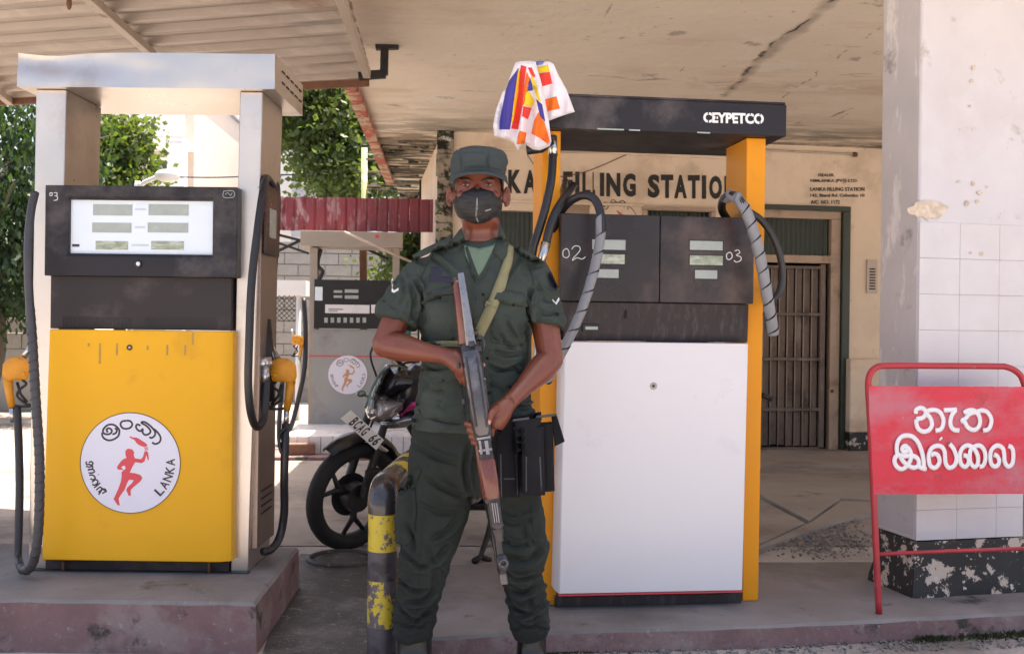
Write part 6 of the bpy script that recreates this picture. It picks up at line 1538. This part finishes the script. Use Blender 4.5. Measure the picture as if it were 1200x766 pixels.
# cap: crown, band, brim
mb = MB()
cap = interp_rings([(528.5,591.5,210,.004,.104),(528,592.5,203,.004,.107),(528,594.5,192,.004,.109),(530,594,184,.006,.106),(534,590,178.5,.008,.098),(542,583,176,.01,.080),(552,572,175.5,.01,.04)], 4)
mb.rings([ell(*k, ex=2.25, n=44) for k in cap])
me = remeshed(mb, .004, 3, .5)
CC = ([([(538,176),(541,190),(540,202)], .0035, 2), ([(573,176),(571,190),(572,202)], .0035, 2), ([(530,183),(545,178),(565,178),(590,184)], .002, 2), ([(578,178),(588,186),(592,196)], .003, 2.5), ([(530,200),(560,196),(592,201)], .0022, 1.6)])
wrinkle(me, None, lambda p, n: noise.noise(p*26)*.0022); press(me, CC, 1.8)
capo = link('cap', me, m_cap, gd, world=True, smooth=True)
mb = MB(); vs = []; nb = 22
for k in range(nb+1):
    a = radians(196+k*(148/nb)); t = (k/nb-.5)*2
    pin = P(560.5,207,D0+.004)+Vector((.094*cos(a), .108*sin(a), .0)); 
    pout = pin+Vector((cos(a)*.006, sin(a)*.055*(1-.25*t*t), -.024+.013*(1-t*t)-.008*t*t))
    for q in (0,.35,.7,1.0): vs.append(pin*(1-q)+pout*q+Vector((0,0,.003*sin(q*pi))))
    for q in (1.0,.7,.35,0): vs.append(pin*(1-q)+pout*q+Vector((0,0,-.004)))
mb.rings([vs[i*8:(i+1)*8] for i in range(nb+1)])
mb.build('cap_brim', m_cap, capo, world=True, smooth=True, auto=60)
# hair at the temples and nape
mb = MB()
for l, r in ((531.5,536.5),(585,590)):
    mb.rings([ell(l+ (0 if l < 560 else 0), r, y, .02, d) for y, d in ((203,.06),(210,.062),(218,.055),(224,.03))])
hr = remeshed(mb, .004, 2); wrinkle(hr, None, lambda p, n: noise.noise(p*160)*.0015); link('hair', hr, m_hair, gd, world=True, smooth=True)
# eyes, lids and brows
for cx_, s in ((545.5,-1),(572,1)):
    c = P(cx_,217.0,3.2425)
    e = MB().ball(c, (.0135,.011,.0085), 16).build('eye', m_eyew, gd, world=True, smooth=True)
    MB().ball(c+Vector((.0008*s,-.0085,.0002)), (.0060,.0035,.0060), 12).build('iris', m_iris, e, world=True, smooth=True)
    up_ = cr([c+Vector((-.015,-.004,.0)), c+Vector((-.008,-.011,.0048)), c+Vector((.002,-.0125,.0056)), c+Vector((.010,-.0095,.0042)), c+Vector((.0155,-.002,-.001))], 4)
    lo_ = cr([c+Vector((-.015,-.004,-.001)), c+Vector((-.006,-.0105,-.0062)), c+Vector((.004,-.0105,-.0066)), c+Vector((.0155,-.002,-.002))], 4)
    MB().tube(up_, .0030, 8).build('upper_eyelid', m_skin, gd, world=True, smooth=True); MB().tube(lo_, .0024, 8).build('lower_eyelid', m_skin, gd, world=True, smooth=True)
    MB().tube([p+Vector((0,-.0022,-.0008)) for p in up_], .0012, 6).build('eyelash', m_hair, gd, world=True, smooth=True)
    b = [(cx_-9*1, 211.6-(.0 if s < 0 else -.0)), (cx_-3,209.4), (cx_+4,209.4), (cx_+9,211.6)]
    patch('eyebrow', [(b[0][0],b[0][1]+.9),(b[1][0],b[1][1]+1.6),(b[2][0],b[2][1]+1.6),(b[3][0],b[3][1]+.9),(b[3][0],b[3][1]),(b[2][0],b[2][1]-1.2),(b[1][0],b[1][1]-1.2),(b[0][0],b[0][1])], bv_body, 3.25, .002, m_hair, gd, 1.5, 1)
# mask, moulded with a centre seam, ear loops
mb = MB()
mk = interp_rings([(546,574,223.5,-.034,.066),(537,583.5,228,-.030,.088),(532,588,235,-.026,.100),(532,588.5,243,-.026,.101),(535,586,252,-.026,.094),(542,580,259,-.026,.082),(550,572,263,-.026,.068)], 4)
rs = []
for k in mk:
    r = ell(*k, ex=2.0, n=48); rs.append(r)
mb.rings(rs); me = remeshed(mb, .003, 2)
CI_ = CR.transposed()
def mk_fn(p, n):
    px, py = pp(p); 
    return (.0045*math.exp(-((px-559)/7)**2) - .003*math.exp(-((px-560)/1.1)**2) + noise.noise(Vector((px*.12, py*.35, 1)))*.0018 - .003*math.exp(-((py-241-.1*(px-560))/1.6)**2)*(1 if 562 < px < 586 else 0)) if n.y < 0 else 0
wrinkle(me, None, mk_fn)
# keep only the front half of the mask
bm = bmesh.new(); bm.from_mesh(me); bmesh.ops.delete(bm, geom=[v for v in bm.verts if v.co.y > 3.318], context='VERTS'); bm.to_mesh(me); bm.free()
mask = link('face_mask', me, m_mask, gd, world=True, smooth=True); bvm = bvh_of(mask)
patch('mask_seam', [(558.6,232),(559.8,232),(559.6,245),(558.2,252),(560,258),(562,261),(560.5,261),(557.4,256),(557.6,246)], bvm, 3.22, .0012, m_maskl, mask, 2, .6)
patch('mask_seam', [(568,246.6),(575,244.6),(576,245.6),(569,248)], bvm, 3.22, .0012, m_maskl, mask, 2, .6)
for s, a, b in ((-1, P(534.5,226,3.27), P(529.5,222,3.33)), (1, P(586,232,3.27), P(591,222,3.33))):
    MB().tube([a, (a+b)/2+Vector((s*.002,-.003,0)), b], .0016, 6).build('ear_loop', m_mask, mask, world=True, smooth=True)
# boots
for (l, r, dx) in ((466,506,-6),(606,640,4)):
    mb = MB(); cxm = (l+r)/2
    mb.rings([ell(l, r, 738, .004, .052), ell(l, r, 752, .004, .054), ell(l-1, r, 772, .0, .06), ell(l-3, r+2, 786, -.03, .095), ell(l-4+dx, r+3+dx, 795, -.05, .125), ell(l-4+dx, r+3+dx, 803, -.05, .13)])
    b_ = mb.build('boot', m_boot, gd, world=True, smooth=True, auto=70)
    mb = MB(); mb.rings([ell(l-6+dx, r+5+dx, 801, -.05, .135), ell(l-6+dx, r+5+dx, 803.9, -.05, .135)]); mb.build('sole', m_tyre, b_, world=True)
# belt and magazine pouches at the hip
pc_('web_belt', [(556,496),(600,490),(634,482),(635,492),(600,500),(556,506)], .006, m_web, bv=bs_)
def pouch(nm, x0, x1, y0, y1, D, dep, tilt=0, flap=None):
    c = [P(x0,y0,D), P(x1,y0-tilt,D+.012), P(x1+2,y1-tilt,D+.012), P(x0+2,y1,D)]; w_ = Vector((0,dep,0)); mb = MB()
    nx_, ny_ = 6, 10; rs = []
    front = []
    for j in range(ny_+1):
        for i in range(nx_+1):
            u, v = i/nx_, j/ny_; p = (c[0]*(1-u)+c[1]*u)*(1-v)+(c[3]*(1-u)+c[2]*u)*v
            b = .012*(sin(pi*u)**.4)*(sin(pi*min(1,max(0,v*.96+.02)))**.3); front.append(p+Vector((0,-b+noise.noise(p*20)*.002,0)))
    N_ = len(front); vs = front+[p+w_ for p in front]; f = []
    for j in range(ny_):
        for i in range(nx_):
            a = j*(nx_+1)+i; f += [(a,a+1,a+nx_+2,a+nx_+1),(N_+a,N_+a+nx_+1,N_+a+nx_+2,N_+a+1)]
    for i in range(nx_): f += [(i,N_+i,N_+i+1,i+1)]; a = ny_*(nx_+1)+i; f += [(a,a+1,N_+a+1,N_+a)]
    for j in range(ny_): a = j*(nx_+1); f += [(a,a+nx_+1,N_+a+nx_+1,N_+a)]; a += nx_; f += [(a,N_+a,N_+a+nx_+1,a+nx_+1)]
    mb.add(vs, f); o = mb.build(nm, m_web, gd, world=True, smooth=True, auto=45); bv = bvh_of(o)
    if flap:
        patch('pouch_flap', flap, bv, D-.02, .007, m_web, o, 5, 2.5)
    return o, bv
m_webt = mat('webbing_edge', (.045,.047,.052), .7, bump=.3, bs=200)
o1, v1 = pouch('magazine_pouch', 583, 608, 505, 582, 3.16, .05, flap=[(584,488),(600,486),(603,530),(584,529)])
o2, v2 = pouch('magazine_pouch', 611, 637, 500, 580, 3.12, .06, flap=[(603,493),(634,489),(634,524),(623,524),(623,532),(606,534)])
o3, v3 = pouch('magazine_pouch', 634, 648, 497, 576, 3.20, .07, 1)
for o_, v_, ps in ((o1, v1, ([(586,532),(587,582),(588.5,582),(587.5,532)], [(604,532),(606,580),(607.5,580),(605.5,532)], [(586,560),(606,560),(606,561.5),(586,561.5)])),
                   (o2, v2, ([(616,535),(616,575),(617.5,575),(617.5,535)], [(632,535),(634,575),(635.5,575),(633.5,535)]))):
    for p_ in ps: patch('binding_tape', p_, v_, 3.12, .0015, m_webt, o_, 5, .8)
patch('flap_edge', [(601,491),(620,488.5),(620,491),(601,493.5)], v2, 3.1, .009, m_webt, o2, 4, 1)
# open flap sticking out at the back
mb = MB(); mb.hexa([P(646,487,3.22),P(652,485,3.22),P(662,517,3.2),P(650,523,3.2)], [P(646,487,3.24),P(652,485,3.24),P(662,517,3.22),P(650,523,3.22)]); mb.build('open_flap', m_web, gd, world=True, bevel=.003)
mb = MB(); mb.hexa([P(628,487,3.13),P(652,484,3.2),P(652,487,3.2),P(628,490,3.13)], [P(628,487,3.2),P(652,484,3.26),P(652,487,3.26),P(628,490,3.2)]); mb.build('pouch_top', m_webt, gd, world=True, bevel=.002)
# ============================================================ rifle (held muzzle down)
m_rw = mat('rifle_wood', (.135,.028,.015), .32, var=.25, vs=6, bump=.15, coat=.4, stretch=(4,4,.8), spots=[((.12,.03,.015), 5, .5, .66)])
m_rm = mat('rifle_steel', (.055,.050,.054), .34, metal=.75, var=.25, vs=9, bump=.15, spots=[((.25,.22,.21), 7, .58, .72)])
m_rc = mat('receiver_cover_steel', (.10,.093,.098), .32, metal=.75, var=.2, vs=7, bump=.12, spots=[((.22,.20,.20), 6, .56, .7)])
m_rl = mat('worn_bright_steel', (.27,.255,.26), .32, metal=.85, var=.15, vs=10, bump=.1, spots=[((.15,.12,.12), 8, .56, .7)])
rf = thing('rifle', 'wood and steel rifle held diagonally across the guard, muzzle pointing down', 'rifle', tuple(RA(500)))
u_ = rax.normalized(); side = u_.cross(Vector((0,1,0))).normalized(); 
if side.x < 0: side = -side
fwd = side.cross(u_).normalized()
if fwd.y > 0: fwd = -fwd         # toward the camera
def seg(nm, prof, m, dx=0, dd=0, n=16, ex=3.0, bevel=0, par=None):
    """prof: (picture height, half width px, half depth m)"""
    mb = MB(); rs = []
    for py, hw, hd, *sh_ in prof:
        c = RA(py, dx+(sh_[0] if sh_ else 0), dd+(sh_[1] if len(sh_) > 1 else 0)); w_ = hw/1200*c.y
        rs.append([c+side*(w_*math.copysign(abs(cos(a))**(2/ex), cos(a)))+fwd*(hd*math.copysign(abs(sin(a))**(2/ex), sin(a))) for a in [2*pi*k/n for k in range(n)]])
    mb.rings(rs); return mb.build(nm, m, par or rf, world=True, smooth=True, auto=50)
# stock seen along its edge: red wood with a bright steel strip along the comb
seg('stock', [(330,4,.03),(336,5.5,.042),(360,6.5,.045),(385,7.5,.04),(403,9,.03)], m_rw, -3, .02)
seg('stock_strip', [(320,3.6,.006),(324,4,.008),(350,4.4,.008),(380,5.2,.008),(404,6.2,.008)], m_rl, 3.2, -.026)
seg('butt_end', [(326,4.0,.022),(332,4.6,.03)], m_rm, -5.5, .02)
seg('receiver', [(402,10,.022),(408,12,.028),(430,12.5,.03),(470,12,.03),(500,11.5,.028),(512,11,.024)], m_rm, 2, .0)
seg('receiver_cover', [(411,9,.010),(416,10.5,.014),(440,10.5,.015),(480,10,.015),(506,9,.013),(510,7,.009)], m_rc, 1.5, -.028)
seg('cover_rib', [(418,1.2,.004),(500,1.2,.004)], m_rm, -5, -.0435); seg('cover_rib', [(418,1.0,.003),(500,1.0,.003)], m_rm, 8, -.042)
for nm, py, dx, hw, hh in (('rear_catch',403,6,4.5,.018),('rear_catch',409,13,5,.012),('selector',428,-13,2,.012),('charging_handle',470,-13,2.5,.012)):
    seg(nm, [(py-3,hw*.8,hh),(py,hw,hh),(py+3,hw*.8,hh)], m_rm, dx-2, -.022)
mb = MB(); mb.tube(cr([RA(398,9,-.02),RA(394,16,-.03),RA(402,19,-.03),RA(412,16,-.02)],5), .003, 6); mb.build('sling_ring', m_rm, rf, world=True, smooth=True)
MB().ball(RA(444,13,-.02), .004).build('pin', m_rl, rf, world=True, smooth=True)
seg('pistol_grip', [(424,7,.03,-2,.055),(440,7,.026,-4,.085),(452,6,.022,-6,.10)], m_rw, 0, 0)
seg('rear_sight_base', [(508,9.5,.016),(512,10,.02),(520,8.5,.018),(532,8.5,.018),(537,9.5,.018)], m_rm, 2, -.014)
for k, py in enumerate((513,518,527,533)): seg('sight_detail', [(py-1.2,8-k%2*2,.004),(py+1.2,8-k%2*2,.004)], m_rl if k % 2 == 0 else m_rm, 2, -.036)
seg('sight_leaf', [(516,2.2,.003),(532,2.2,.003)], m_rl, 4.5, -.040); seg('sight_leaf', [(516,1.5,.003),(532,1.5,.003)], m_rl, -3, -.039)
seg('lower_handguard', [(512,7,.018),(520,9.5,.022),(540,10,.024),(583,9.5,.022),(585,8.5,.02)], m_rw, 0, .022)
seg('upper_handguard', [(537,8.5,.015),(541,9.6,.019),(560,9.8,.020),(580,9.2,.019),(584,8,.016)], m_rw, 2.2, -.014)
seg('handguard_cap', [(583,9.5,.026),(588,9.5,.026)], m_rm, 1, .004)
seg('gas_tube', [(588,7,.012),(612,6.6,.012),(617,8,.013),(620,5,.010)], m_rm, 3, -.016)
for d in (-2.2,0.4,3): seg('tube_rib', [(589,.7,.003),(612,.7,.003)], m_rl, 3+d, -.0285)
seg('barrel', [(588,4.2,.008),(640,4.0,.008),(676,3.8,.008),(681,4.2,.009)], m_rm, 1.5, .006)
seg('cleaning_rod', [(588,1.5,.003),(660,1.5,.003)], m_rm, -3.5, .020)
seg('gas_block', [(613,6.5,.016),(620,7,.017),(628,6,.014),(634,5.2,.012)], m_rm, 2.5, -.004)
seg('front_sight_base', [(650,4.5,.012),(655,6.5,.016),(664,7,.016),(668,5.5,.012)], m_rm, 2.5, -.004)
mb = MB(); c = RA(660,4,-.03)
for k in range(17):
    a = 2*pi*k/16; mb.v.append(c)
mb = MB(); mb.tube([c+side*.012*cos(2*pi*k/16)+(u_*.6+Vector((0,0,0)))*.016*sin(2*pi*k/16) for k in range(17)], .004, 8, False); mb.build('sight_hood', m_rc, rf, world=True, smooth=True)
seg('muzzle', [(672,4.6,.010),(684,4.8,.010)], m_rc, 1, .004)
# sling: strap over the shoulder down to the rifle, follows the chest
sl = patch('sling_strap', [(596,286),(603,290),(600,310),(592,338),(580,368),(569,390),(566,395),(555,391),(560,378),(572,352),(584,322),(592,300)], bs_, 3.19, .014, m_strap, rf, 4, 1.5, skirt=.003)
patch('sling_buckle', [(570,352),(584,356),(582,362),(568,358)], bs_, 3.19, .018, m_strap, rf, 3, 1); patch('sling_keeper', [(556,388),(568,392),(564,400),(557,398)], bs_, 3.19, .012, m_rm, rf, 3, 1)
patch('sling_tail', [(499,400),(520,399),(545,399),(545,406),(520,406),(499,404)], bs_, 3.2, .010, m_strap, rf, 4, 1)
